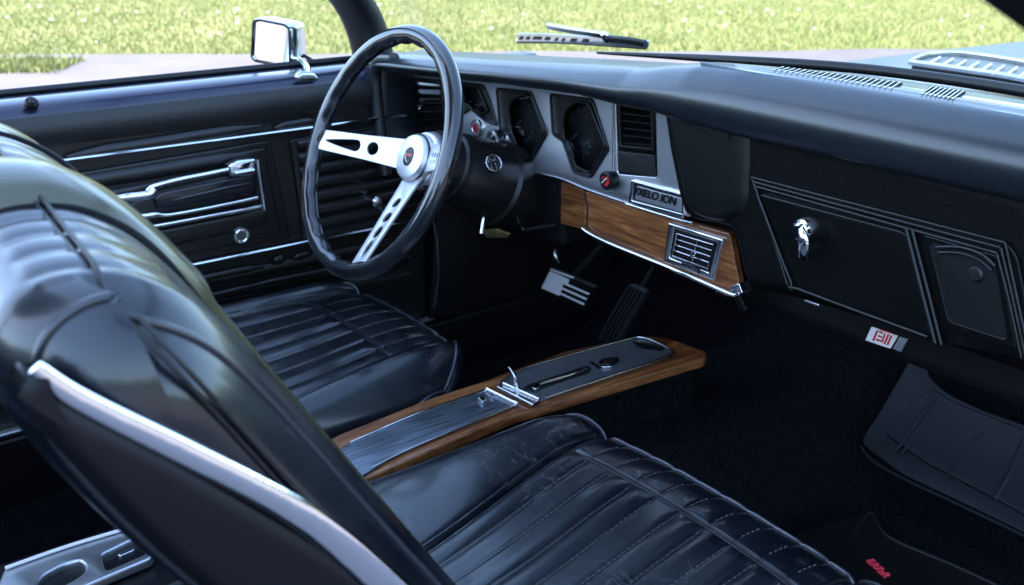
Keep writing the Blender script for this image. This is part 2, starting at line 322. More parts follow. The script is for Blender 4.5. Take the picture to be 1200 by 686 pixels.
# unseen belt of trees added round the lawn for olive reflections in the leather
tl = []; 
for k in range(170):
    a = 2*math.pi*k/170+rng.normal(0, .01); d = rng.uniform(58, 72); hh = rng.uniform(6, 11); cx_, cy_ = d*math.cos(a), d*math.sin(a)
    bmt = bmesh.new(); bmesh.ops.create_icosphere(bmt, subdivisions=3, radius=1)
    for vv in bmt.verts:
        q = vv.co.copy(); f_ = 1+.22*math.sin(q.x*5+k)*math.sin(q.y*6+2*k)+.15*math.sin(q.z*9+k*3)+rng.normal(0, .06); vv.co = Vector((cx_+q.x*f_*4, cy_+q.y*f_*4, GZ+hh*.5+q.z*f_*hh*.5))
    tl.append(([v_.co.copy() for v_ in bmt.verts], [tuple(w_.index for w_ in f_.verts) for f_ in bmt.faces])); bmt.free()
V, F = join_geo(tl); o = mesh('trees', V, F, mat('added tree belt leaves', (.16, .19, .045), .8, spec=.2, bumps=(('noise', 3, 1, .4),)), smooth=False); tag(o, 'far belt of yellow green trees added out of view round the lawn for reflections', 'trees', kind='stuff')  # trees: the added belt, out of view
# unseen tree added behind the camera to shade the open cabin
tc_ = Vector((.1, -.1, .5))+sd*9.5; tree = thing('added_shade_tree', 'broad leafy tree added out of view behind the car to shade its open cabin', 'tree', (tc_.x-.3, tc_.y-.4, GZ))
cl_ = []
for k in range(26):
    q = Vector(rng.normal(0, 1, 3)); q.normalize(); q = Vector((q.x*2.0, q.y*2.0, q.z*1.3))*rng.uniform(.3, 1); r_ = rng.uniform(1.0, 1.5); bmt = bmesh.new(); bmesh.ops.create_icosphere(bmt, subdivisions=3, radius=r_)
    for vv in bmt.verts: vv.co = vv.co*(1+rng.normal(0, .07))+tc_+q
    cl_.append(([v_.co.copy() for v_ in bmt.verts], [tuple(w_.index for w_ in f_.verts) for f_ in bmt.faces])); bmt.free()
for k in range(9000):
    q = Vector(rng.normal(0, 1, 3)); q.normalize(); p = tc_+Vector((q.x*3.1, q.y*3.1, q.z*2.4))*rng.uniform(.75, 1.08); a_ = Vector(rng.normal(0, .09, 3)); b_ = Vector(rng.normal(0, .06, 3)); cl_.append(([p-a_, p+b_, p+a_, p-b_], [(0, 1, 2, 3)]))
V, F = join_geo(cl_); mesh('added_tree_crown', V, F, mat('added shade tree leaves', (.06, .09, .02), .7), tree, smooth=False)
tube('added_tree_trunk', sm([Vector((tc_.x-.3, tc_.y-.4, GZ-.1)), Vector((tc_.x-.2, tc_.y-.3, 2.5)), Vector((tc_.x, tc_.y, tc_.z))], 5), [.34, .30, .28, .26, .25, .24, .22, .2, .17, .14, .1], mat('added shade tree bark', (.09, .07, .05), .9), tree, n=12)
# ================================================================== CAR BODY (floor, hood, pillars, roof, windshield)
body = thing('convertible_body', 'car body shell with carpeted floor, slanted pillars and pale hood seen beyond the dash', 'car body', (0, 0, GZ))
NX, NY = 150, 180; V = []; F = []
for i in range(NX+1):
    x = -.80+1.58*i/NX
    for j in range(NY+1):
        y = -1.6+2.54*j/NY
        dxh = abs(x+.17); tun = .15*(1-sstep(.09, .26, dxh))*(1-.12*sstep(.3, 1, y))
        toe = .62*sstep(.62, 1.12, y)
        z = .085+max(tun, 0)*(1-sstep(.6, 1.1, y)*.4)+toe+.002*math.sin(x*31+2*math.sin(y*9))+.003*math.sin(y*17+x*5)
        V.append((x, y, z))
for i in range(NX):
    for j in range(NY): a = i*(NY+1)+j; F.append((a, a+1, a+NY+2, a+NY+1))
mesh('floor_carpet', V, F, carpet, body)
# hood with rear cowl
hz = lambda x, y: .60-.03*max(0, (y-1.2))**1.3*.5-.05*max(0, abs(x)-.55)**2+.0
V = []; F = []
xs = np.linspace(-.863, .863, 60); ys = np.linspace(.62, 3.4, 60)
for x in xs:
    for y in ys: V.append((x, y, hz(x, y)+(.03*math.exp(-(x/.25)**2))))
for i in range(59):
    for j in range(59): a = i*60+j; F.append((a, a+1, a+61, a+60))
n0 = len(V)
for j in range(60): V.append((-.875, ys[j], V[j][2]-.03)); V.append((-.90, ys[j], -.05))
for j in range(59): F.append((j, n0+2*j, n0+2*j+2, j+1)); F.append((n0+2*j, n0+2*j+1, n0+2*j+3, n0+2*j+2))
mesh('hood', V, F, hoodm, body)
# cowl grille on the hood's rear edge
cg = plate('cowl_grille', [(1068, 72), (1088, 64), (1130, 63), (1215, 76), (1330, 100), (1330, 122), (1200, 92)], 'z', .66, .02, plastic, body, bev=.004, rnd=.01)
parts = []
for k in range(9):
    u0 = 1090+k*15; v0 = 66+k*2.0
    P = [on(u0+12, v0+1, 'z', .664), on(u0-4, v0+10+k*.4, 'z', .664)]; parts.append(tube_geo(P, .0028, n=6, flat=.5))
parts.append(tube_geo(sm([on(u, v, 'z', .665) for u, v in [(1066, 73), (1130, 82), (1200, 93), (1330, 122)]]), .007, n=6))
parts.append(tube_geo(sm([on(u, v, 'z', .665) for u, v in [(1068, 71), (1090, 63), (1130, 62), (1215, 75), (1330, 99)]]), .004, n=6))
V, F = join_geo(parts); mesh('grille_bars', V, F, dchrome, cg)
# windshield base line, pillars, header
BASE = [Vector((-.87, .06, .718)), on(470, 51, 'z', .742), on(520, 54, 'z', .755), on(600, 57.5, 'z', .767), on(700, 62, 'z', .781), on(770, 65.5, 'z', .790), on(850, 70, 'z', .798), Vector((.09, .42, .803)), Vector((.33, .42, .803)), Vector((.56, .35, .80)), Vector((.76, .16, .79))]
HEAD = [Vector((-.74, -.24, 1.14)), Vector((-.70, -.20, 1.15)), Vector((-.62, -.16, 1.155)), Vector((-.52, -.13, 1.16)), Vector((-.42, -.12, 1.165)), Vector((-.25, -.11, 1.165)), Vector((-.1, -.10, 1.17)), Vector((.1, -.11, 1.17)), Vector((.30, -.13, 1.165)), Vector((.48, -.18, 1.16)), Vector((.62, -.28, 1.14))]
B2 = sm(BASE, 6); H2 = sm(HEAD, 6); V = []; F = []; K = 12
for a, c in zip(B2, H2):
    for k in range(K+1):
        t = k/K; p = a.lerp(c, t)+Vector((0, .03*math.sin(math.pi*t), .02*math.sin(math.pi*t))); V.append(p)
for i in range(len(B2)-1):
    for k in range(K): q = i*(K+1)+k; F.append((q, q+1, q+K+2, q+K+1))
mesh('windshield', V, F, glass, body)
tube('windshield_seal', [p+Vector((0, .0, .0)) for p in sm(BASE[4:], 8)], [.002+.005*min(1, i/20) for i in range(8*(len(BASE)-5)+1)], rubber, body, n=12)
def pillar(pts, w, d):
    P = sm(pts, 6); V = []; F = []
    for i, p in enumerate(P):
        T = (P[min(i+1, len(P)-1)]-P[max(0, i-1)]).normalized(); A = (Vector((1, .3, 0))-T*T.dot(Vector((1, .3, 0)))).normalized(); B = T.cross(A)
        for k in range(16):
            a = 2*math.pi*k/16; ca, sa = math.cos(a), math.sin(a); e = .6
            V.append(p+A*w*abs(ca)**e*(1 if ca > 0 else -1)+B*d*abs(sa)**e*(1 if sa > 0 else -1))
    for i in range(len(P)-1):
        for k in range(16): F.append((i*16+k, i*16+(k+1) % 16, (i+1)*16+(k+1) % 16, (i+1)*16+k))
    return V, F
pa = on(441, 78, 'y', .20); pb = on(412, 0, 'y', .15)
V, F = pillar([pa+(pa-pb)*.6, pa, pb, pb+Vector((.06, -.2, .18)), Vector((-.74, -.22, 1.16))], .044, .022); mesh('pillar', V, F, vinyl, body)
pc = on(1222, 0, 'x', .70)
V, F = pillar([Vector((.84, .10, .70)), Vector((.80, -.02, .78)), pc+Vector((.02, 0, 0)), pc+(pc-Vector((.80, -.02, .78)))*.6, Vector((.66, -.55, 1.17))], .022, .016); mesh('pillar', V, F, vinyl, body)
# windshield header (the top is down)
V, F = pillar([p+Vector((0, -.005, .012)) for p in HEAD], .018, .024); mesh('windshield_header', V, F, vinyl, body)
# quarter panels and rear bench
box('quarter_panel', (.78, -1.95, .0), (.86, -1.02, .745), vinyl, body, .01)
box('parcel_shelf', (-.80, -1.95, .70), (.80, -1.35, .745), vinyl, body, .01)
rb = box('rear_bench', (-.62, -1.58, .10), (.62, -1.12, .38), leather, body, .05); box('bench_back', (-.62, -1.60, .36), (.62, -1.42, .80), leather, rb, .05)
# firewall behind the dash, rear inner side
box('firewall', (-.80, .93, .05), (.80, .96, .60), matte, body)
box('inner_side_panel', (-.86, -1.7, .02), (-.80, .95, .60), matte, body, .006)
box('outer_side_panel', (-.92, -1.9, -.1), (-.87, .62, .70), hoodm, body, .01)
box('rear_bulkhead', (-.80, -1.7, .05), (.80, -1.6, .75), matte, body)
box('rocker_panel', (.74, -1.6, -.1), (.82, .95, .13), plastic, body, .01)
# sill scuff plate and kick panel
sp = box('sill_plate', (-.800, -1.2, .205), (-.748, .262, .214), dchrome, body, .003)
parts = [box_geo((-.795+.011*k, -1.2, .2142), (-.789+.011*k, .25, .2165)) for k in range(4)]; V, F = join_geo(parts); mesh('rib', V, F, chrome, sp)
box('sill_step', (-.80, -1.6, .06), (-.742, .93, .203), plastic, body, .004)
plate('kick_panel', [(505, 372), (512, 255), (500, 150), (700, 150), (720, 330), (620, 370)], 'x', -.745, .01, plastic, body, bev=.004, rnd=.02)
ptube('kick_panel_edge', [(509, 362), (514, 320), (512, 280), (505, 250)], 'x', -.744, .003, dchrome, body)

# ================================================================== DRIVER'S DOOR
DX = -.78
door = thing('driver_door', 'driver side door with black pleated vinyl panel and chrome trim', 'door', (DX, .2, .2))
# sill profile run along Y
prof = [(-.90, .60), (-.895, .712), (-.87, .722), (-.83, .724), (-.80, .721), (-.787, .715), (-.780, .702), (-.779, .68), (-.782, .66), (-.782, .645)]
ys = np.linspace(-1.05, .24, 40); V = []; F = []
for y in ys:
    for x, z in prof: V.append((x, y, z))
for j in range(39):
    for k in range(len(prof)-1): a = j*len(prof)+k; F.append((a, a+1, a+len(prof)+1, a+len(prof)))
mesh('door_sill', V, F, paint, door, ang=60)
tube('weatherstrip', [(-.872, y, .727) for y in ys], .006, rubber, door)
# upper vinyl panel slightly dished (grid)
V = []; F = []; zs = np.linspace(.655, .703, 14)
for y in ys:
    for z in zs:
        q = (z-.655)/.048; V.append((DX+.004+.006*math.sin(math.pi*q)+.0015*math.sin(y*40)*math.exp(-((y-.02)/.05)**2), y, z))
for j in range(39):
    for k in range(13): a = j*14+k; F.append((a, a+1, a+15, a+14))
mesh('upper_panel', V, F, mat('grey worn door vinyl', (.013, .012, .011), .45, bumps=(('noise', 180, .4, .0015), ('noise', 12, .2, .004))), door)
box('door_panel', (DX-.03, -1.05, .20), (DX, .262, .66), doorvinyl, door, .004)
def dplate(name, px, off, th, m=doorvinyl, bev=.004, rnd=.006, **k): return plate(name, px, 'x', DX+off, th, m, door, bev=bev, rnd=rnd, segs=4, **k)
def roll(px0, px1, r, off=0, m=doorvinyl, name='pleat', taper=True, n=24, fl=.55):
    a = on(*px0, 'x', DX+off); c = on(*px1, 'x', DX+off); P = [a.lerp(c, i/n) for i in range(n+1)]
    R = [r*min(1, (.25+4*min(i, n-i)/n)) if taper else r for i in range(n+1)]
    R = [q*(1+.015*math.sin(i*.9)) for i, q in enumerate(R)]
    return tube_geo([p+Vector((0, 0, .0003*math.sin(i*.5))) for i, p in enumerate(P)], R, n=14, flat=fl, up=(1, 0, 0))
# long pressed bar in the upper panel
V, F = roll((78, 184), (306, 148), .0095, .010, taper=True); mesh('pressed_bar', V, F, doorvinyl, door)
V, F = join_geo([roll((322, 150), (372, 142), .008, .008)]); mesh('pressed_bar', V, F, doorvinyl, door)
for (a, c, w) in (((40, 192.5), (480, 134), .0033), ((150, 325), (500, 255), .0033)):
    V, F = tube_geo([on(*a, 'x', DX+.013).lerp(on(*c, 'x', DX+.013), i/20) for i in range(21)], w, n=10, flat=1.6, up=(1, 0, 0)); mesh('trim_strip', V, F, chrome, door)
# front-lower frame lines
dplate('panel_frame', [(30, 213), (318, 164), (342, 284), (60, 340)], .008, .01, bev=.004, rnd=.008)
dplate('panel_field', [(30, 222), (311, 173), (331, 277), (60, 330)], .011, .012, bev=.005, rnd=.006)
parts = [roll((40, 224), (309, 180), .013, .008), roll((50, 243), (262, 205), .010, .008)]
V, F = join_geo(parts); mesh('pleat', V, F, doorvinyl, door)
# right pleated field behind the wheel
dplate('pleated_field_frame', [(340, 164), (500, 137), (520, 252), (356, 282)], .006, .008, bev=.003)
parts = []
for k in range(7): parts.append(roll((348+k*1.6, 172+k*16.0), (500, 146+k*15.2), .0115, .005, taper=False))
V, F = join_geo(parts); mesh('pleat', V, F, doorvinyl, door)
# lower field rolls
parts = [roll((150, 350), (480, 281), .011, .002, taper=False), roll((205, 333), (310, 312), .006, .010), roll((225, 352), (305, 334), .005, .010), roll((288, 337), (440, 306), .006, .009), roll((200, 360), (480, 302), .009, .0, taper=False), roll((200, 378), (480, 322), .010, .0, taper=False),
         roll((320, 306), (334, 303), .008, .009), roll((345, 302), (365, 297), .006, .009)]
V, F = join_geo(parts); mesh('pleat', V, F, doorvinyl, door)
# armrest / handle assembly
arm = dplate('armrest', [(96, 268), (135, 247), (180, 226), (298, 199), (303, 229), (250, 243), (140, 262), (110, 280)], .03, .03, bev=.006, rnd=.012)
plate('armrest_pad', [(181, 232), (190, 226), (297, 204), (301, 226), (196, 246), (183, 245)], 'x', DX+.036, .008, leather, arm, bev=.003, rnd=.008)
parts = [roll((200, 236), (296, 214), .003, .037)]; V, F = join_geo(parts); mesh('crease', V, F, leather, arm)
def rail(px, w, off, name, m=chrome, fl=.7, n=6): V, F = tube_geo(sm([on(u, v, 'x', DX+off) for u, v in px], n), w, n=12, flat=fl, up=(1, 0, 0)); return mesh(name, V, F, m, door)
rail([(172, 224), (180, 219), (205, 212), (250, 203), (298, 193)], .0042, .038, 'armrest_rail')
rail([(140, 259), (180, 252), (200, 252), (250, 243), (302, 232)], [.0045]*8+[.003]*17, .036, 'armrest_rail')
rail([(152, 270), (200, 262), (270, 249), (309, 242)], .0035, .026, 'armrest_rail')
rail([(302, 187), (304, 205), (308, 230), (310, 246)], .0042, .034, 'armrest_rail')
# pull handle: tapered chrome blade
P = sm([on(u, v, 'x', DX+.05) for u, v in [(116, 232), (135, 233), (155, 231), (176, 228), (182, 222)]], 6)
V, F = tube_geo(P, [.0035+.0035*min(1, i/10) for i in range(len(P))], n=12, flat=.6, up=(1, 0, 0)); mesh('door_handle', V, F, chrome, door)
dplate('handle_bracket', [(268, 194), (280, 188), (300, 186), (302, 200), (298, 207), (270, 207)], .044, .02, chrome, bev=.004, rnd=.004)
rail([(275, 204), (298, 200)], .0035, .047, 'bracket_lip')
dplate('armrest_base', [(130, 288), (155, 276), (308, 246), (315, 249), (313, 262), (300, 268), (165, 297), (135, 300)], .018, .018, bev=.006, rnd=.008)
c = on(282.5, 276, 'x', DX+.018); M = disc_frame(c, (1, 0, 0)); lk = lathe('door_lock', [(0, .004), (.0085, .004), (.0095, .002), (.0115, .001), (.0125, .003), (.0145, .003), (.016, -.001), (.016, -.014)], M, chrome, door)
c = on(37, 120, 'x', DX+.003); lathe('screw', [(0, .004), (.004, .004), (.006, .001), (.0085, .002), (.0105, -.001), (.0105, -.006)], disc_frame(c, (.7, 0, .7)), rubber, door)
# window crank behind the wheel
c = on(441, 236, 'x', -.74); k_ = lathe('window_crank', [(0, .012), (.008, .011), (.011, .006), (.008, 0), (.006, -.02), (.006, -.035)], disc_frame(c, (1, 0, 0)), dchrome, door)
tube('crank_arm', [c+Vector((-.012, 0, 0)), c+Vector((-.02, .03, -.03)), c+Vector((-.03, .05, -.05))], .005, dchrome, k_)

# ================================================================== DOOR MIRROR
mr_ = thing('side_mirror', 'square chrome door mirror on a curved stalk outside the driver window', 'mirror', tuple(on(368, 92, 'x', -.86)))
MX = -.93
gl_px = [(298, 22), (304, 19.5), (333, 22), (338, 26), (339, 66), (334, 71), (300, 70), (296, 66)]
G = [on(u, v+5, 'x', MX) for u, v in gl_px]; cen = sum(G, Vector())/len(G)
# housing: loft from glass outline to a bulged back, going +y -x
def ring(s, off): return [cen+(p-cen)*s+Vector(off) for p in smooth3]
smooth3 = [Vector((MX, a, b_)) for a, b_ in round_poly([plane_uv(p, 'x') for p in G], .012)]
# turn the glass towards the driver and rear
rotm = Matrix.Rotation(math.radians(-58), 3, 'Z')
smooth3 = [cen+rotm @ Vector((0, (p-cen).y*1.16, (p-cen).z)) for p in smooth3]; bdir = rotm @ Vector((-1, .0, 0)); bdir = (bdir+Vector((0, .35, 0))).normalized()
sec = [(.93, 0, .0), (1.0, -.003, 0), (1.06, .002, 0), (1.08, .012, 0), (1.04, .03, .002), (.93, .047, .004), (.72, .060, .006), (.4, .068, .008), (.05, .070, .008)]
V = []; F = []; K = len(smooth3)
for s, d, up in sec: V += [cen+(p-cen)*s+bdir*d+Vector((0, 0, up)) for p in smooth3]
for i in range(len(sec)-1):
    for k in range(K): F.append((i*K+k, i*K+(k+1) % K, (i+1)*K+(k+1) % K, (i+1)*K+k))
mesh('housing', V, F, chrome, mr_)
V = [cen+(p-cen)*.95+bdir*.0015 for p in smooth3]; mesh('mirror_glass', V, [tuple(range(K))], mat('mirror silver', (.9, .9, .9), .03, 1), mr_, smooth=False)
tube('rim', [cen+(p-cen)*.99-bdir*.001 for p in smooth3], .0022, rubber, mr_, closed=True, n=8)
pp = [on(338, 62, 'x', -.935), on(349, 69, 'x', -.90), on(358, 78, 'x', -.84), on(361, 90, 'x', -.775)]
tube('stalk', sm(pp), [.005, .005, .005, .0055, .006, .006, .006, .006, .006, .0065, .007, .0075, .008, .008, .008, .008, .008, .009, .009], chrome, mr_)
tube('brace', sm([on(336, 57, 'x', -.93), on(350, 62, 'x', -.92), on(372, 74, 'x', -.90), on(392, 77, 'x', -.885)]), .0035, plastic, mr_)
plate('mount', [(347, 90), (353, 84), (368, 84), (375, 92), (374, 96), (350, 97)], 'x', -.768, .014, dchrome, mr_, bev=.006, rnd=.006)

# ================================================================== DASHBOARD
dash = thing('dashboard', 'wide black padded dashboard with brushed metal gauge panel and walnut strip', 'dashboard', (0, .3, .45))
sx_ = [-.79, -.70, -.55, -.38, -.2, -.09, -.03, .03, .1, .3, .8]
def prof_at(x):
    g_ = lambda L: lerp(sx_, L, x)
    cy = g_([.17, .17, .17, .165, .165, .16, .155, .15, .15, .15, .15]); cz = g_([.742, .752, .765, .779, .795, .805, .816, .825, .829, .829, .827])
    lz = g_([.716, .722, .731, .746, .757, .757, .76, .758, .757, .756, .756]); ny = g_([.155, .15, .148, .145, .14, .135, .128, .12, .118, .118, .118])
    j = min(range(len(B2)), key=lambda i: abs(B2[i].x-x)); 
    by = lerp([p.x for p in B2], [p.y for p in B2], x)-.012; bz = lerp([p.x for p in B2], [p.z for p in B2], x)-.004
    th = cz-lz
    return [(by, bz-.04), (by, bz-.006), (by*.7+cy*.3, bz*.6+cz*.4-.002), (cy+.05, cz), (cy+.02, cz+.001), (cy, cz-.003), (ny+.012, cz-th*.22), (ny+.002, cz-th*.42), (ny, cz-th*.62), (ny+.004, lz+.010), (ny+.014, lz+.002), (ny+.03, lz), (ny+.06, lz+.006), (.30, lz+.01)]
XS = np.linspace(-.785, .78, 220); V = []; F = []; cnt = None
for x in XS:
    P = sm([(x, a, c) for a, c in prof_at(x)], 5); cnt = len(P); V += P
for i in range(len(XS)-1):
    for k in range(cnt-1): a = i*cnt+k; F.append((a, a+1, a+cnt+1, a+cnt))
mesh('dash_pad', V, F, padding, dash, ang=70)
# hump and fascia on the passenger side
fas = [(757, 96), (766, 112), (771, 140), (776, 175), (783, 210), (789, 238), (795, 254), (806, 262), (835, 266), (852, 272), (858, 300), (868, 342), (925, 354), (1010, 380), (1100, 410), (1200, 446), (1330, 496), (1420, 380), (1340, 250), (1000, 165), (850, 115)]
def fas_plate():
    o = plate('fascia', fas, 'y', .155, .11, fasciam, dash, bev=.026, rnd=.02, segs=8)
    return o
fas_plate()
plate('center_hump', [(770, 106), (776, 155), (781, 185), (787, 215), (793, 240), (801, 255), (816, 262), (845, 266), (868, 262), (876, 240), (878, 190), (878, 116)], 'y', .145, .09, mat('black hump vinyl', (.003, .004, .004), .34, spec=.4, bumps=(('noise', 420, .2, .0006),)), dash, bev=.03, rnd=.02, segs=10)
tube('pad_roll', sm([on(u, v, 'y', .165) for u, v in [(462, 70), (447, 71), (440, 84), (441, 110), (445, 150), (452, 205)]], 6), .012, padding, dash, n=20)
# left end of the dash hood wrapping down beside the cluster
plate('dash_end', [(418, 62), (443, 70), (444, 95), (447, 150), (454, 208), (440, 214), (425, 205), (418, 150)], 'y', .165, .09, padding, dash, bev=.018, rnd=.02, segs=6)
# tray beneath/behind
box('lower_dash', (-.745, .255, .475), (-.34, .50, .60), matte, dash, .01)
box('inner_duct', (-.34, .30, .475), (.75, .55, .60), matte, dash, .02)
box('dash_core', (-.78, .33, .55), (.78, .40, .72), matte, dash, .02)
# --- cluster
CY = .24
def poly_off(P, s, c=None):
    c = c or (sum(p[0] for p in P)/len(P), sum(p[1] for p in P)/len(P)); return [(c[0]+(p[0]-c[0])*s, c[1]+(p[1]-c[1])*s) for p in P]
h1 = [(538, 97), (566, 100), (574, 118), (583, 147), (568, 142), (552, 128), (540, 135)]
h2 = [(582, 104), (622, 108), (641, 156), (622, 189), (604, 178), (596, 158), (586, 152)]
h3 = [(645, 111), (694, 117), (713, 174), (692, 208), (672, 202), (660, 166), (648, 158)]
v1 = [(478, 90), (518, 94), (524, 158), (486, 162)]; v2 = [(721, 115), (768, 121), (770, 208), (724, 204)]
outer = [(470, 84), (560, 91), (722, 107), (800, 116), (810, 255), (735, 239), (690, 224), (655, 209), (618, 201), (560, 215), (480, 200)]
cl = plate('instrument_panel', outer, 'y', CY, .012, alu, dash, holes=[h1, h2, h3, v1, v2], bev=.0015, rnd=.006)
back = plate('backing', [(474, 88), (560, 95), (722, 111), (775, 117), (775, 240), (690, 220), (620, 197), (560, 205), (484, 190)], 'y', CY+.03, .01, matte, cl)
ptube('top_trim', [(470, 86), (560, 93), (722, 109), (772, 115)], 'y', CY-.002, .0018, chrome, cl)
ptube('bottom_trim', [(618, 201), (655, 209), (690, 223), (735, 238)], 'y', CY-.001, .0012, dchrome, cl)
def loop3(px, val, r=.006): return [Vector((a, val, b_)) for a, b_ in round_poly([plane_uv(on(u, v, 'y', val), 'y') for u, v in px], r)]
def funnel(px, inner, d, m, parent):
    A = loop3(px, CY+.0005); Bp = loop3(inner, CY+d); K = len(A); return mesh('recess', A+Bp, [(k, (k+1) % K, K+(k+1) % K, K+k) for k in range(K)], m, parent)
numm = mat('gauge printing', (.07, .08, .09), .5)
def gauge(hole, inner, name, lab=None):
    K = len(hole)
    g = tube(name, loop3(hole, CY-.001), .0022, plastic, cl, closed=True, n=8)
    if lab: g['label'] = lab
    # dark plate filling the hole with an inner opening that steps back
    plate('mask', poly_off(hole, 1.0), 'y', CY+.008, .004, vinyl, g, holes=[inner])
    tube('bezel', loop3(inner, CY+.006), .0022, plastic, g, closed=True, n=8)
    f = plate('face', poly_off(inner, 1.08), 'y', CY+.024, .003, glassd, g)
    c = Vector(); L = loop3(inner, CY+.0235)
    for p in L: c += p
    c /= len(L); xs_ = [p.x for p in L]; zs_ = [p.z for p in L]; rx = (max(xs_)-min(xs_))*.36; rz = (max(zs_)-min(zs_))*.38
    parts = []
    for k in range(17):
        a = math.radians(-60+k*300/16-90+0); d = Vector((math.sin(a)*rx, 0, math.cos(a)*rz)); parts.append(tube_geo([c+d*.84+Vector((0, -.003, 0)), c+d+Vector((0, -.003, 0))], .0005, n=5))
    parts.append(tube_geo([c+Vector((0, -.004, 0)), c+Vector((-rx*.6, -.004, -rz*.45))], [.0011, .0004], n=6))
    V, F = join_geo(parts); mesh('dial_marks', V, F, numm, g)
    GL = loop3(inner, CY+.010); mesh('glass', GL, [tuple(range(len(GL)))], gglass, g, smooth=False)
    return g
gauge(h1, [(543, 100), (560, 102), (572, 130), (562, 136), (550, 124), (543, 120)], 'gauge')
gauge(h2, [(600, 116), (616, 110), (624, 116), (638, 155), (622, 184), (606, 172), (598, 150), (596, 130)], 'gauge')
gauge(h3, [(664, 128), (676, 119), (690, 121), (710, 172), (692, 203), (676, 196), (662, 168), (659, 145)], 'gauge')
# left vent
def vent(px, n, tilt, name, m_frame, y, par=dash, knob=None, div=None):
    v = plate(name, px, 'y', y, .006, m_frame, par, holes=[poly_off(px, .86)], bev=.0012, rnd=.003)
    plate('duct', poly_off(px, .9), 'y', y+.028, .004, matte, v)
    A, B_, C_, D_ = px[0], px[1], px[2], px[3]; parts = []
    for k in range(n):
        t = (k+.8)/(n+.6); a = (A[0]*(1-t)+D_[0]*t, A[1]*(1-t)+D_[1]*t); b2 = (B_[0]*(1-t)+C_[0]*t, B_[1]*(1-t)+C_[1]*t)
        a = (a[0]+(b2[0]-a[0])*.08, a[1]+(b2[1]-a[1])*.08); b2 = (a[0]+(b2[0]-a[0])*.93, a[1]+(b2[1]-a[1])*.93)
        P = [on(*a, 'y', y+.004), on(*b2, 'y', y+.004)]; z = Vector((0, .016, .006)); th = Vector((0, 0, .0012))
        V = [P[0]-th, P[1]-th, P[1]+z-th, P[0]+z-th, P[0]+th, P[1]+th, P[1]+z+th, P[0]+z+th]; parts.append((V, [(0, 3, 2, 1), (4, 5, 6, 7), (0, 1, 5, 4), (1, 2, 6, 5), (2, 3, 7, 6), (3, 0, 4, 7)]))
    V, F = join_geo(parts); mesh('louvers', V, F, plastic, v, smooth=False)
    if knob: c = on(*knob, 'y', y-.002); lathe('vent_knob', [(0, .006), (.004, .005), (.005, .002), (.003, -.004)], disc_frame(c, (0, -1, 0)), chrome, v, n=16)
    return v
ptube('vent_frame', [(473, 86), (521, 90), (529, 162), (482, 166), (473, 86)], 'y', CY-.002, .0022, dchrome, cl, n=1)
vent([(479, 91), (517, 95), (523, 157), (486, 161)], 6, 0, 'air_vent', plastic, CY-.001, knob=(493, 125))
ptube('vent_frame', [(719, 204), (718, 112), (772, 118)], 'y', CY-.002, .0018, dchrome, cl, n=1)
vent([(723, 117), (764, 122), (766, 178), (725, 174)], 6, 0, 'air_vent', plastic, CY-.001)
plate('blanking_plate', [(723, 177), (766, 182), (768, 207), (724, 202)], 'y', CY-.002, .008, vinyl, cl, bev=.001)
# knobs
def knob(px, r, name, mo, mi, par=cl, y=CY, h=.014):
    c = on(*px, 'y', y-h); M = disc_frame(c, (0, -1, 0)); o = lathe(name, [(0, 0), (r*.72, 0), (r*.78, .0012), (r*.95, .0005), (r, -.002), (r, -h)], M, mo, par, n=32)
    lathe('knob_face', [(0, .0006), (r*.7, .0006), (r*.7, -.001)], M, mi, o, n=32); return o, M
k1, M1 = knob((710, 212), .0145, 'control_knob', plastic, glassd)
parts_frame = M1 @ Matrix.Translation((0, 0, .001))
extr('knob_mark', [[(-.002, -.008), (.005, -.007), (.009, -.001), (.006, .007), (.002, .0085), (.005, .001), (.001, -.003)]], parts_frame, .0006, red, k1, bev=.0001)
extr('knob_mark', [circ(.0022, 12, (-.005, .004))], parts_frame, .0006, red, k1, bev=.0001)
extr('knob_pointer', [[(-.008, -.004), (-.007, -.005), (.003, .004), (.002, .005)]], parts_frame, .0007, white, k1, bev=.0001)
k2, M2 = knob((558, 150), .016, 'warning_lamp', dchrome, alu, h=.004)
extr('lamp_lens', [circ(.0085, 24, (0, 0), .75)], M2 @ Matrix.Translation((0, 0, .001)), .002, dred, k2, bev=.0006)
k3, M3 = knob((577, 164), .0175, 'control_knob', dchrome, chrome, h=.018)
extr('knob_ridge', [[(-.011, -.004), (-.003, .002), (.004, .011), (.008, .008), (.001, -.003), (-.006, -.009)]], M3 @ Matrix.Translation((0, 0, .001)), .004, dchrome, k3, bev=.001)
# badge plate
BY = CY-.006
bd = plate('name_badge', [(739, 211), (800, 228), (800, 256), (736, 238)], 'y', BY, .012, chrome, dash, holes=[[(743, 215), (800, 231), (800, 251), (740, 235)]], bev=.0012, rnd=.002)
plate('badge_field', [(742, 213), (800, 229), (800, 254), (739, 237)], 'y', BY+.004, .006, plastic, bd)
pl = plate('badge_plaque', [(746, 218), (800, 233), (800, 249), (744, 233)], 'y', BY+.0025, .003, alu, bd, bev=.0005)
cA = on(766, 230, 'y', BY+.001); dirx = (on(790, 236.5, 'y', BY+.001)-on(744, 224, 'y', BY+.001)).normalized()
Mt = Matrix((dirx, Vector((0, -1, 0)).cross(dirx).normalized(), Vector((0, -1, 0)))).transposed().to_4x4(); Mt.translation = cA
text('badge_lettering', 'VXELO ION', Mt, .0165, plastic, bd, .0004, .25, 1.0, .0003)
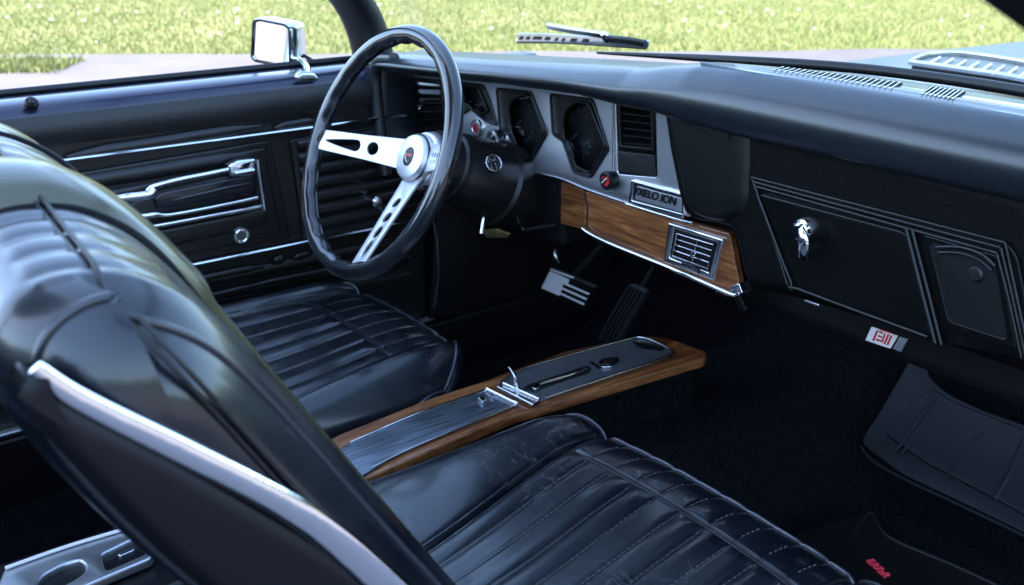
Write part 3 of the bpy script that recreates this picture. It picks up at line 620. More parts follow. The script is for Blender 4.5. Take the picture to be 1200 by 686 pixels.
# wood strip
WY = CY+.004
wd = plate('wood_strip', [(686, 224), (735, 240), (800, 259), (855, 274), (866, 333), (862, 344), (780, 312), (687, 272), (683, 262)], 'y', WY, .012, woodx, dash, bev=.002, rnd=.004)
plate('wood_strip', [(640, 205), (684, 222), (686, 270), (655, 262), (640, 250)], 'y', WY+.012, .01, woodx, dash, bev=.002, rnd=.003)
ptube('wood_strip_edge', [(686, 224), (689, 245), (688, 272)], 'y', WY+.001, .002, plastic, dash)
tr = ptube('chrome_trim', [(683, 268), (694, 276), (720, 288), (775, 310), (820, 329), (860, 346), (866, 342)], 'y', WY-.004, .0036, chrome, dash)
ptube('chrome_trim', [(734, 239), (760, 247), (790, 256), (812, 262)], 'y', WY-.006, .0022, chrome, dash)
plate('chrome_trim_cap', [(855, 336), (866, 332), (870, 344), (862, 350), (853, 346)], 'y', WY-.006, .02, chrome, dash, bev=.002)
# square lower vent
LY = WY-.008
lv = plate('air_vent', [(783, 261), (847, 281), (836, 329), (777, 307)], 'y', LY, .012, chrome, dash, holes=[[(790, 269), (840, 284), (831, 320), (784, 302)]], bev=.002, rnd=.002)
plate('inner_frame', [(789, 268), (841, 284), (832, 321), (783, 303)], 'y', LY+.004, .008, plastic, lv, holes=[[(794, 275), (836, 288), (829, 314), (789, 300)]], bev=.001, rnd=.002)
plate('duct', [(788, 268), (841, 284), (832, 321), (783, 303)], 'y', WY-.0015, .001, matte, lv)
ptube('grille_frame', [(793, 274), (836, 287), (829, 315), (788, 300), (793, 274)], 'y', LY+.001, .0011, dchrome, lv, n=1)
parts = []
for k in range(3):
    t = (k+1)/4; a = on(793+(788-793)*t, 274+26*t, 'y', LY+.003); c = on(836-7*t, 287+28*t, 'y', LY+.003); parts.append(tube_geo([a, c], .0011, n=6))
parts.append(tube_geo([on(817, 282, 'y', LY+.004), on(811, 308, 'y', LY+.004)], .001, n=6)); V, F = join_geo(parts); mesh('louvers', V, F, dchrome, lv)
c = on(812, 299, 'y', LY-.003); lathe('vent_knob', [(0, .004), (.003, .0035), (.0045, .001), (.003, -.002), (.002, -.008)], disc_frame(c, (0, -1, 0)), chrome, lv, n=20)
tube('vent_lever', [on(800, 309, 'y', LY-.003), on(812, 312, 'y', LY-.007), on(820, 319, 'y', LY-.006)], .0028, plastic, lv)
# glovebox
FY = .155; gbm = mat('satin black glovebox', (.002, .002, .0022), .32, spec=.22, bumps=(('noise', 240, .1, .0005),))
gb = plate('glovebox', [(880, 207), (1180, 284), (1192, 300), (1216, 425), (1100, 402), (930, 341), (922, 330)], 'y', FY-.004, .006, gbm, dash, bev=.002, rnd=.01)
for k in range(3):
    ptube('moulding', [(881+k*3, 208+k*5.5), (1030-k, 246.5+k*5.8), (1178-k*5, 284.5+k*6)], 'y', FY-.006, .0017, vinyl, gb, n=2)
    ptube('moulding', [(1178-k*5, 284.5+k*6), (1192-k*5, 350), (1207-k*5, 420)], 'y', FY-.006, .0017, vinyl, gb, n=2)
ptube('moulding', [(881, 208), (901, 265), (923, 334)], 'y', FY-.006, .0017, vinyl, gb, n=2)
gd = plate('glovebox_door', [(887, 226), (1062, 272), (1092, 392), (1086, 396), (935, 339), (925, 330)], 'y', FY-.009, .008, gbm, gb, bev=.0025, rnd=.008)
ptube('door_edge', [(887, 227), (927, 331), (936, 339), (1087, 395)], 'y', FY-.011, .0018, vinyl, gd, n=3)
ptube('moulding', [(1062, 268), (1080, 340), (1096, 402)], 'y', FY-.008, .0025, vinyl, gb, n=4)
ptube('moulding', [(1069, 270), (1087, 340), (1103, 404)], 'y', FY-.008, .0020, vinyl, gb, n=4)
pk = plate('side_pocket', [(1080, 274), (1172, 300), (1192, 412), (1110, 388)], 'y', FY-.006, .006, gbm, gb, holes=[[(1090, 284), (1164, 305), (1180, 398), (1112, 376)]], bev=.002, rnd=.006)
plate('pocket_back', [(1086, 280), (1168, 300), (1186, 404), (1108, 380)], 'y', FY-.0055, .002, matte, pk)
ptube('pocket_rib', [(1098, 290), (1125, 290), (1150, 298), (1166, 312)], 'y', FY-.008, .002, vinyl, pk)
ptube('pocket_rib', [(1100, 296), (1126, 297), (1148, 305), (1162, 317)], 'y', FY-.008, .0014, vinyl, pk)
lathe('pocket_screw', [(0, .002), (.006, .002), (.008, 0), (.008, -.004)], disc_frame(on(1143, 322, 'y', FY-.007), (0, -1, 0)), vinyl, pk, n=20)
c = on(941, 270, 'y', FY-.012); M = disc_frame(c, (0, -1, 0))
lkk = lathe('glovebox_lock', [(0, .010), (.007, .010), (.009, .008), (.009, .004), (.0125, .003), (.0135, 0), (.0135, -.006)], M, chrome, gd, n=32)
tube('lock_pull', sm([on(938, 270, 'y', FY-.026), on(941, 280, 'y', FY-.030), on(941, 292, 'y', FY-.028), on(941, 301, 'y', FY-.022)]), [.006+.002*min(1, i/8) for i in range(19)], chrome, lkk, n=14, flat=.5, up=(0, 1, 0))
# defroster strip between the pad and the glass
dv = plate('defroster_panel', [(820, 72), (905, 78), (1060, 96), (1200, 118), (1330, 142), (1330, 175), (1200, 136), (1040, 108), (880, 84)], 'z', .829, .006, mat('blue grey painted metal', (.10, .14, .18), .25, .2, coat=.5, bumps=(('noise', 60, .25, .002),)), dash, bev=.001)
for (pa_, n_) in (([(903, 82), (915, 78), (1058, 97), (1046, 105)], 22), ([(1077, 110), (1090, 101), (1132, 107), (1118, 117)], 8)):
    g = plate('defroster_slot', pa_, 'z', .8305, .002, matte, dv, bev=.0003, rnd=.001); parts = []
    for k in range(n_):
        t = (k+.5)/n_; a = (pa_[0][0]+(pa_[3][0]-pa_[0][0])*t, pa_[0][1]+(pa_[3][1]-pa_[0][1])*t); c_ = (pa_[1][0]+(pa_[2][0]-pa_[1][0])*t, pa_[1][1]+(pa_[2][1]-pa_[1][1])*t)
        parts.append(tube_geo([on(*a, 'z', .8315), on(*c_, 'z', .8315)], .0006, n=5))
    V, F = join_geo(parts); mesh('slot_bars', V, F, dchrome, g)
plate('sticker_plate', [(1019, 381), (1068, 398), (1058, 417), (1011, 400)], 'y', .30, .006, plastic, dash, bev=.002)
sk = plate('printed_plate', [(1021, 383), (1052, 394), (1043, 409), (1014, 399)], 'y', .298, .002, white, dash, bev=.0004, rnd=.001)
plate('plate_end', [(1054, 395), (1064, 398), (1056, 413), (1046, 409)], 'y', .298, .002, alu, sk, bev=.0004, rnd=.001)
for q in ([(1027, 387.5), (1029, 388), (1024, 400), (1022, 399)], [(1030, 388), (1035, 390), (1034, 391.5), (1030, 390)], [(1029, 393), (1034, 395), (1033, 396.5), (1028, 394.6)], [(1027, 397), (1033, 399.5), (1032, 401), (1026, 399)], [(1034.5, 395), (1036, 391), (1037.5, 391.5), (1034, 402), (1032.5, 401.4)], [(1040, 392), (1042, 392.6), (1037, 404), (1035, 403.2)], [(1043.6, 393.4), (1045.6, 394), (1040.5, 405), (1038.6, 404.3)], [(1031, 385.6), (1047, 391), (1046.6, 392), (1030.6, 386.8)]):
    plate('printed_mark', q, 'y', .2972, .0008, red, sk, bev=.0001, rnd=.0002)
# hanging brackets under the dash
for (a, c_) in (((864, 345), (872, 362)), ((840, 340), (852, 346))): tube('bracket', [on(*a, 'y', .26), on(*c_, 'y', .27)], .006, plastic, dash)
tube('bracket', [on(945, 352, 'y', .20), on(962, 358, 'y', .20)], .004, dchrome, dash)

# ================================================================== STEERING COLUMN AND WHEEL
hub = Vector(CC+1.64*ray(487, 183)); TT = math.radians(24)
wn = Vector((0, -math.cos(TT), math.sin(TT))); wa = Vector((1, 0, 0)); wb = Vector((0, math.sin(TT), math.cos(TT)))
def wframe(c): M = Matrix((wa, wb, wn)).transposed().to_4x4(); M.translation = c; return M
colm = thing('steering_column', 'black steering column shroud with round emblem and chrome levers', 'steering column', tuple(hub-wn*.25))
Mh = wframe(hub)
lathe('shroud', [(.03, -.018), (.045, -.02), (.050, -.03), (.052, -.06), (.056, -.064), (.057, -.075), (.060, -.08), (.064, -.13), (.066, -.16), (.072, -.165), (.072, -.22), (.06, -.30)], Mh, mat('column plastic', (.006, .006, .006), .34, spec=.4, bumps=(('noise', 200, .15, .0006),)), colm, n=64)
# emblem on the shroud's camera side
ec = hub-wn*.135; side = (Vector(CC)-ec); side -= wn*side.dot(wn); side.normalize(); ec2 = on(577, 192, 'y', ec.y-.0)
dn = (Vector(CC)-hub).normalized()
# find point on shroud surface along the pixel ray
def hit_cyl(px, r):
    d = Vector(ray(*px)); o_ = Vector(CC)-hub; ax = wn; dd = d-ax*d.dot(ax); oo = o_-ax*o_.dot(ax)
    A = dd.dot(dd); B_ = 2*dd.dot(oo); C_ = oo.dot(oo)-r*r; D = B_*B_-4*A*C_
    if D < 0: t = -B_/(2*A)
    else: t = (-B_-math.sqrt(D))/(2*A)
    p = Vector(CC)+d*t; nn = (p-hub); nn -= ax*nn.dot(ax); return p, nn.normalized()
ep, en_ = hit_cyl((577, 192), .066); Me = disc_frame(ep+en_*.002, (en_+wn*.25).normalized())
em = lathe('emblem_disc', [(0, .001), (.0125, .001), (.014, .0), (.014, -.008)], Me, plastic, colm, n=40)
tube('emblem_ring', [Me @ Vector((.0135*math.cos(a), .0135*math.sin(a), .002)) for a in np.linspace(0, 2*math.pi, 40)[:-1]], .0009, chrome, em, closed=True, n=8)
for L in ([(-.006, -.0115), (-.0035, -.0115), (-.0035, -.004), (.0025, -.004), (.0025, -.0115), (.005, -.0115), (.005, .001), (.0025, .001), (.0025, -.0015), (-.0035, -.0015), (-.0035, .001), (-.006, .001)], [(-.009, .002), (-.004, .004), (-.002, .010), (-.005, .010), (-.009, .006)], [(.001, .003), (.006, .003), (.009, .006), (.005, .010), (.002, .0105), (.004, .006)], circ(.002, 12, (-.001, .005))):
    extr('emblem_mark', [L], Me @ Matrix.Translation((0, 0, .001)), .0008, chrome, em, bev=.0002)
tube('lever', sm([hub-wn*.10+Vector((.045, 0, -.04)), on(567, 250, 'y', .16), on(564, 274, 'y', .15)]), .0032, chrome, colm)
plate('lever_tip', [(563, 270), (582, 268), (596, 274), (594, 279), (570, 279)], 'y', .17, .006, mat('brass lever', (.5, .4, .15), .35, 1), colm, bev=.001)
tube('lever', [on(600, 255, 'y', .22), on(613, 268, 'y', .21)], .0018, dchrome, colm); tube('lever', [on(613, 270, 'y', .22), on(652, 264, 'y', .24)], .004, vinyl, colm)

wheel = thing('steering_wheel', 'three spoke steering wheel with glossy black finger grip rim and polished spokes', 'steering wheel', tuple(hub))
RC = hub+wn*.070+wb*(-.014); RR = .1845
V = []; F = []; NP = 360; NQ = 20
for i in range(NP):
    a = 2*math.pi*i/NP; d = wa*math.cos(a)+wb*math.sin(a); gp = .5+.5*math.cos(a*26)
    for k in range(NQ):
        c = 2*math.pi*k/NQ; inn = max(0, -math.cos(c)); rr = .0148-.0026*(1-gp)**1.2*inn**1.2
        V.append(RC+d*(RR+math.cos(c)*rr)+wn*math.sin(c)*.0135)
for i in range(NP):
    for k in range(NQ): F.append((i*NQ+k, i*NQ+(k+1) % NQ, ((i+1) % NP)*NQ+(k+1) % NQ, ((i+1) % NP)*NQ+k))
mesh('rim', V, F, rubberrim, wheel, ang=80)
Mw = wframe(hub-wn*.018-wb*.004)
for dg_ in (184, 287, 8):
    a = math.radians(dg_); re = RC+(wa*math.cos(a)+wb*math.sin(a))*(RR-.006); st = hub-wn*.012+(wa*math.cos(a)+wb*math.sin(a))*.02
    X = (re-st); Ln = X.length; X.normalize(); Yv = wn.cross(X).normalized(); Z = X.cross(Yv); M = Matrix((X, Yv, Z)).transposed().to_4x4(); M.translation = st
    w0, w1 = .0255, .0165; q = lambda t: w0+(w1-w0)*t
    outl = [(0, -w0), (Ln*.5, -q(.6)), (Ln-.004, -w1), (Ln+.003, -w1-.003), (Ln+.003, w1+.003), (Ln-.004, w1), (Ln*.5, q(.6)), (0, w0)]
    holes = [circ(.0105, 24, (Ln*.40, 0)), [(Ln*.55+.010*math.cos(t), .010*math.sin(t)) if math.cos(t) < 0 else (Ln*.55+.018+.046*math.cos(t)*.4, .0045*math.sin(t)) for t in np.linspace(0, 2*math.pi, 28)[:-1]]]
    if dg_ == 184: holes = [circ(.0105, 24, (Ln*.42, 0)), [(Ln*.60+.009*math.cos(t), .0095*math.sin(t)) if math.cos(t) < 0 else (Ln*.60+.058*math.cos(t), .0095*math.sin(t)*(1-.55*math.cos(t))) for t in np.linspace(0, 2*math.pi, 40)[:-1]]]
    else: holes = [circ(.0088, 24, (Ln*.36, 0)), circ(.0092, 24, (Ln*.51, 0)), [(Ln*.66+.011*math.cos(t), .0082*math.sin(t)) for t in np.linspace(0, 2*math.pi, 28)[:-1]], [(Ln*.83+.016*math.cos(t), .0062*math.sin(t)*(1-.3*math.cos(t))) for t in np.linspace(0, 2*math.pi, 28)[:-1]]]
    extr('spoke', [outl]+holes, M, .0042, spokem, wheel, bev=.0008)
hb = lathe('hub', [(0, .030), (.030, .030), (.0345, .0285), (.0365, .025), (.037, .019), (.0395, .018), (.041, .015), (.041, .010), (.044, .009), (.046, .006), (.046, -.004), (.040, -.012), (.030, -.02)], Mw, spokem, wheel, n=64)
tube('hub_ring', [Mw @ Vector((.0385*math.cos(a), .0385*math.sin(a), .019)) for a in np.linspace(0, 2*math.pi, 64)[:-1]], .0014, plastic, hb, closed=True, n=8)
emb = extr('hub_emblem', [circ(.0155, 40, (0, 0), .82)], Mw @ Matrix.Translation((0, 0, .0295)), .0015, plastic, hb, bev=.0004)
extr('emblem_red', [[(-.006, -.0005), (.009, .001), (.008, .005), (-.005, .004)]], Mw @ Matrix.Translation((0, 0, .0308)), .0006, red, emb, bev=.0001)
extr('emblem_swoosh', [[(-.010, .004), (-.008, .004), (-.0075, -.001), (-.003, -.006), (.004, -.0095), (-.002, -.008), (-.008, -.003)]], Mw @ Matrix.Translation((0, 0, .0309)), .0006, white, emb, bev=.0001)
for a in (20, 60): 
    p = Mw @ Vector((.04*math.cos(math.radians(-a)), .04*math.sin(math.radians(-a)), .002)); tube('horn_button', [p, p+wa*.012], .004, plastic, hb)

# ================================================================== PEDALS
def pedal_M(px, y, tilt):
    c = on(*px, 'y', y); t = math.radians(tilt); Z = Vector((0, -math.cos(t), math.sin(t))); X = Vector((1, 0, 0)); Y = Z.cross(X); M = Matrix((X, Y, Z)).transposed().to_4x4(); M.translation = c; return M
brake = thing('brake_pedal', 'wide brake pedal half bare metal with bright stripes on black rubber', 'pedal', tuple(on(662, 340, 'y', .42)))
BYP = .42
bp_ = [(643, 314), (696, 337), (684, 365), (632, 339)]
pd = plate('pedal_pad', bp_, 'y', BYP, .014, rubber, brake, bev=.003, rnd=.006)
plate('metal_face', [(644, 318), (667, 328), (665, 333), (660, 332), (655, 347), (634, 338)], 'y', BYP-.002, .002, palemetal, pd, bev=.0006, rnd=.002)
for (a, c_) in (((660, 332), (690, 345)), ((658, 338), (687, 351)), ((656, 344), (684, 357)), ((645, 316), (672, 326))): plate('bright_stripe', [(a[0], a[1]-.8), (c_[0], c_[1]-.8), (c_[0]-.6, c_[1]+1), (a[0]-.6, a[1]+1)], 'y', BYP-.0025, .003, palemetal, pd, bev=.0003, rnd=.0004)
tube('pedal_arm', sm([on(662, 335, 'y', .44), on(690, 305, 'y', .50), on(712, 280, 'y', .55), on(725, 262, 'y', .60)]), .007, matte, brake)
gas = thing('accelerator_pedal', 'long narrow ribbed black accelerator pedal right of the brake', 'pedal', tuple(on(728, 370, 'y', .45)))
gd_ = plate('pedal_pad', [(736, 333), (756, 342), (751, 352), (722, 405), (699, 398), (716, 365)], 'y', .46, .016, mat('worn pedal rubber', (.02, .022, .026), .45), gas, bev=.004, rnd=.008)
parts = [tube_geo([on(739+k*4.2, 336+k*1.8, 'y', .4585), on(705+k*4, 395+k*1.6, 'y', .4585)], .0014, n=6) for k in range(4)]; V, F = join_geo(parts); mesh('ribs', V, F, rubber, gd_)
tube('pedal_rod', [on(745, 350, 'y', .48), on(770, 305, 'y', .56)], .005, matte, gas)
pb_ = thing('parking_brake_release', 'small chrome release lever hanging under the dash above the brake pedal', 'lever', tuple(on(652, 300, 'y', .34)))
tube('lever_arm', [on(672, 272, 'y', .36), on(667, 291, 'y', .34)], .0028, chrome, pb_); tube('lever_head', sm([on(652, 293, 'y', .36), on(651, 301, 'y', .355), on(654, 308, 'y', .36)]), .005, dchrome, pb_)

# ================================================================== CONSOLE
KZ = .34
con = thing('center_console', 'long center console with walnut border, brushed metal lid and shifter', 'console', (-.17, 0, .2))
def kplate(name, px, z, th, m, par, bev=.0015, rnd=.006, **k): return plate(name, px, 'z', z, th, m, par, bev=bev, rnd=rnd, **k)
co_px = [(330, 542), (399, 508), (495, 470), (575, 443), (660, 412), (748, 393.5), (781, 395), (829, 412), (826, 419), (760, 438), (700, 456), (600, 486), (437, 557), (340, 600)]
wf = kplate('wood_frame', co_px, KZ, .018, woody, con, bev=.004, rnd=.007)
L = [on(u, v, 'z', KZ-.022) for u, v in co_px]; cc_ = sum(L, Vector())/len(L)
A = [cc_+(p-cc_)*.93 for p in L]; B_ = [Vector((q.x, q.y, .15)) for q in A]; K = len(A)
mesh('console_side', A+B_, [(k, (k+1) % K, K+(k+1) % K, K+k) for k in range(K)], carpet, con, smooth=False)
lid = kplate('lid', [(350, 560), (412, 516), (500, 479), (573, 455), (606, 473), (540, 500), (470, 530), (438, 549), (380, 585)], KZ+.004, .006, brush, con, bev=.002, rnd=.005)
ptube('lid_edge', [(410, 519), (500, 481), (573, 456.5)], 'z', KZ+.004, .0018, chrome, lid, n=3); ptube('lid_edge', [(436, 549), (470, 531), (540, 501), (606, 474)], 'z', KZ+.004, .0016, dchrome, lid, n=3)
ptube('lid_lip', [(571, 456), (607, 474)], 'z', KZ+.006, .0032, chrome, lid, n=3)
kplate('lid_latch', [(560, 466), (566, 464), (570, 468), (566, 471)], KZ+.009, .005, chrome, lid, bev=.001, rnd=.001)
kplate('lid_latch', [(573, 461), (579, 462), (578, 465)], KZ+.009, .005, chrome, lid, bev=.001, rnd=.001)
# front tray plate
tr_px = [(585, 449), (610, 434), (660, 418), (738, 397), (752, 396), (764, 399), (785, 409), (787, 414), (780, 419), (700, 446), (628, 471)]
ty = kplate('shifter_plate', tr_px, KZ+.003, .004, mat('dark pewter plate', (.12, .13, .145), .33, .6, bumps=(('noise', 60, .15, .001),)), con, bev=.001, rnd=.008)
ptube('plate_rim', [(585, 449), (610, 434), (660, 418), (736, 397.5), (750, 395.5), (764, 399), (785, 409), (788, 413), (780, 419), (700, 446), (640, 466)], 'z', KZ+.005, .0018, dchrome, ty, n=3)
kplate('coin_tray', [(740, 400), (768, 402), (780, 408), (776, 412), (752, 409)], KZ+.0045, .002, rubber, ty, bev=.0005)
br_ = kplate('crossbar', [(581, 452), (590, 447), (634, 468), (624, 474)], KZ+.008, .006, dchrome, con, bev=.002, rnd=.003)
ptube('bar_edge', [(590, 449), (632, 468)], 'z', KZ+.010, .002, chrome, br_, n=2)
kplate('shift_gate', [(612, 455), (620, 450), (655, 439), (688, 428), (693, 431), (690, 436), (655, 447), (625, 458)], KZ+.0055, .003, glassd, ty, bev=.0008, rnd=.003)
ptube('gate_slider', [(633, 450), (660, 442), (688, 432)], 'z', KZ+.009, .0022, chrome, ty, n=4)
kplate('gate_pointer', [(622, 452), (634, 449), (632, 454), (626, 456)], KZ+.010, .004, chrome, ty, bev=.001)
kplate('lock_plate', [(700, 424), (706, 420), (724, 418), (727, 422), (718, 429), (706, 430)], KZ+.007, .004, dchrome, ty, bev=.001, rnd=.004)
kplate('lock_insert', [(705, 424), (712, 421), (720, 422), (714, 427)], KZ+.009, .003, glassd, ty, bev=.0006)
kplate('plate_groove', [(691, 424), (694, 423), (704, 430), (701, 431)], KZ+.0055, .003, matte, ty, bev=.0004, rnd=.0005)
# shifter: blade plus T handle
sh = tube('shifter', sm([on(607, 458, 'z', KZ+.006), on(605, 449, 'z', KZ+.02), on(603, 440, 'z', KZ+.033), on(596, 430, 'z', KZ+.045)]), [.007]*6+[.0065-.00045*i for i in range(13)], chrome, con, flat=.6)
# rear end ashtray plate
ra = kplate('rear_ashtray_plate', [(4, 668), (10, 662), (160, 616), (168, 618), (180, 645), (178, 654), (130, 674), (40, 712), (0, 722), (-8, 700)], .30, .012, alu, con, bev=.003, rnd=.006, holes=[[(42, 686), (50, 674), (72, 662), (92, 656), (100, 662), (100, 670), (86, 680), (52, 696)], [(118, 650), (163, 628), (173, 648), (124, 669)]])
kplate('ashtray_well', [(30, 700), (40, 672), (96, 650), (112, 662), (112, 686), (60, 712)], .292, .004, glassd, ra)
kplate('ashtray_lid', [(114, 648), (164, 624), (176, 650), (124, 673)], .293, .004, plastic, ra)
kplate('lid_grip', [(137, 649), (156, 641), (158, 644), (140, 652)], .296, .005, dchrome, ra, bev=.0015)
ptube('plate_rim', [(6, 666), (80, 640), (164, 615)], 'z', .303, .0022, palemetal, ra, n=4)
box('console_rear', (-.27, -.80, .10), (-.10, -.42, .286), plastic, con, .01)

# ================================================================== SEATS
def seat_cushion(par, m, x0, x1, yF, yB, z0, si, so, yt, seams_n, zb=.16, cr=.05):
    """x0..x1 width (x0 inboard/outboard by order), si/so seam x at both bolsters, yt transverse seam"""
    NX, NY = (380 if x0 > -.2 else 260), 220; V = np.zeros((NX+1, NY+1, 3)); w = x1-x0
    for i in range(NX+1):
        s = i/NX; xn = 2*s-1
        for j in range(NY+1):
            t = j/NY
            yf = yF-.012*abs(xn)**2-.062*abs(xn)**6
            y = yB+(yf-yB)*(1-(1-t)**1.15); x = x0+w*s
            pin = 1-.05*sstep(.75, 1, t)*abs(xn)**3; x = (x0+x1)/2+(x-(x0+x1)/2)*pin
            # seams converge towards the front corner
            a = si[0]+(si[1]-si[0])*sstep(yB, yF, y); b_ = so[0]+(so[1]-so[0])*sstep(yB, yF, y)
            z = z0+.006*(1-xn*xn)
            # roll-off to the edges
            eL = min(x-x0, x1-x); ef = max(yf-y, 0)
            z -= .052*(1-min(1, eL/.075))**2.2; z -= .013*(1-min(1, ef/.07))**2.2
            # bolsters
            for (sx, out, lim) in ((a, -1, x0), (b_, 1, x1)):
                d = (x-sx)*out; W_b = abs(lim-sx)
                if d > 0: z += .022*math.sin(math.pi*min(1, d/W_b))**.8
                z -= .008*math.exp(-(d/.0045)**2)
                z -= .003*math.exp(-((d+.007)/.002)**2)
            if a < x < b_:
                yt2 = yt+.012*(1-((x-(a+b_)/2)/((b_-a)/2))**2)
                # puffed pleats running front to back
                ph = (x-a)/(b_-a)*seams_n; c = abs(math.sin(math.pi*ph)); amp = .0070*(.55+.45*math.sin(ph*2.3+1.0+4*y))
                edge = sstep(0, 1, abs(y-yt2)/.022)*(.28 if y > yt2 else 1); z += amp*((c*c+.012)**.33-.6)*edge
                z -= .0012*math.exp(-(c/.16)**2)
                z -= .0022*math.exp(-((y-yt2)/.0035)**2) 
                z -= .008*math.exp(-(((y-(yB+.5*(yF-yB)))/.12)**2))*math.sin(math.pi*(x-a)/(b_-a))
            z += .0010*math.sin(17*x+2*math.sin(9*y)+1)*math.sin(8*y+3)
            V[i, j] = (x, y, z)
    pts = [tuple(p) for p in V.reshape(-1, 3)]; F = []
    for i in range(NX):
        for j in range(NY): a = i*(NY+1)+j; F.append((a, a+1, a+NY+2, a+NY+1))
    bl = [(0, j) for j in range(NY+1)]+[(i, NY) for i in range(1, NX+1)]+[(NX, j) for j in range(NY-1, -1, -1)]
    edge = [Vector(V[i, j]) for i, j in bl]; cen = Vector(((x0+x1)/2, (yF+yB)/2, 0)); base = len(pts); idx0 = [i*(NY+1)+j for i, j in bl]; rows = [idx0]
    for (out, dz) in ((.004, -.004), (.008, -.011), (.011, -.022), (.009, -.036), (.000, -.046), (-.02, -.09), (-.03, -.17)):
        r = []
        for p in edge:
            d = Vector((p.x-cen.x, p.y-cen.y, 0)); dd = Vector((d.x/(w/2), d.y/((yF-yB)/2), 0)); k = 8; nn = Vector((np.sign(dd.x)*abs(dd.x)**k, np.sign(dd.y)*abs(dd.y)**k, 0)); nn.normalize() if nn.length > 1e-6 else None
            r.append(len(pts)); pts.append(tuple(p+nn*out+Vector((0, 0, dz))))
        rows.append(r)
    for a, c in zip(rows[:-1], rows[1:]):
        if a is rows[5]: break
        for k in range(len(a)-1): F.append((a[k], a[k+1], c[k+1], c[k]))
    o = mesh('seat_cushion', pts, F, m, par, ang=75)
    K_ = len(rows[5]); SV = [pts[q] for rr_ in (rows[5], rows[6], rows[7]) for q in rr_]
    mesh('seat_base', SV, [(g_*K_+k, g_*K_+k+1, (g_+1)*K_+k+1, (g_+1)*K_+k) for g_ in (0, 1) for k in range(K_-1)], fasciam, par)
    tube('piping', [p+Vector((0, 0, .001)) for p in edge[::3]], .0026, piping, o, n=8)
    low = [Vector(pts[k]) for k in rows[5]][::4]; tube('piping', low, .0024, piping, o, n=8)
    # stitched seams: double piping
    def Z(i, j): return Vector(V[i, j])
    def surf(x, y):
        i = int(np.clip(round((x-x0)/w*NX), 0, NX)); jj = np.argmin(np.abs(V[i, :, 1]-y)); return V[i, jj, 2]
    for ss in (si, so):
        for off in (-.0045, .0035):
            P = []
            for y in np.linspace(yB, yF-.03, 60):
                x = ss[0]+(ss[1]-ss[0])*sstep(yB, yF, y)+off; P.append(Vector((x, y, surf(x, y)+.0004)))
            for _ in range(8): P = [P[0]]+[(P[i-1]+P[i]*2+P[i+1])/4 for i in range(1, len(P)-1)]+[P[-1]]
            tube('seam', P, .0014, piping, o, n=6)
    for off in (-.0028, .0028):
        P = []
        for k in range(50):
            a = si[0]+(si[1]-si[0])*sstep(yB, yF, yt); b_ = so[0]+(so[1]-so[0])*sstep(yB, yF, yt); x = a+(b_-a)*k/49; y = yt+.012*(1-((x-(a+b_)/2)/((b_-a)/2))**2)+off; P.append(Vector((x, y, surf(x, y)+.0002)))
        for _ in range(6): P = [P[0]]+[(P[i-1]+P[i]*2+P[i+1])/4 for i in range(1, len(P)-1)]+[P[-1]]
        tube('seam', P, .0012, vinyl, o, n=6)
    # stitches in the pleat valleys
    parts = []
    for k in range(1, seams_n):
        for y in np.arange(yt-.16, yF-.03, .0085):
            if abs(y-yt-.01) < .016: continue
            a = si[0]+(si[1]-si[0])*sstep(yB, yF, y); b_ = so[0]+(so[1]-so[0])*sstep(yB, yF, y); x = a+(b_-a)*k/seams_n
            p = Vector((x, y, surf(x, y)+.0006)); parts.append(tube_geo([p, p+Vector((0, .0038, 0))], .00042, n=4))
    Vv, Ff = join_geo(parts); st_ = mesh('stitching', Vv, Ff, thread)      # the thread becomes part of the cushion's own mesh
    bmj = bmesh.new(); bmj.from_mesh(o.data); nf_ = len(bmj.faces); bmj.from_mesh(st_.data); bmj.faces.ensure_lookup_table()
    for f_ in bmj.faces[nf_:]: f_.material_index = 1
    o.data.materials.append(thread); bmj.to_mesh(o.data); bmj.free(); bpy.data.objects.remove(st_)
    return o
seatD = thing('bucket_seat', 'driver bucket seat behind the steering wheel with only its pleated blue black cushion showing', 'car seat', (-.47, -.1, .09), 'black leather bucket seats')
seat_cushion(seatD, leather, -.715, -.255, .045, -.46, .362, (-.655, -.635), (-.275, -.352), -.075, 7)
seatP = thing('bucket_seat', 'passenger bucket seat nearest the viewer with tall seatback and cracked leather cushion', 'car seat', (.19, -.1, .09), 'black leather bucket seats')
seat_cushion(seatP, worn, -.085, .52, .052, -.42, .362, (.125, .018), (.415, .405), -.032, 10)
for st, xc in ((seatD, -.48), (seatP, .19)):
    for s in (-1, 1): box('seat_rail', (xc+s*.15-.015, -.40, .10), (xc+s*.15+.015, .0, .19), dchrome, st, .003)
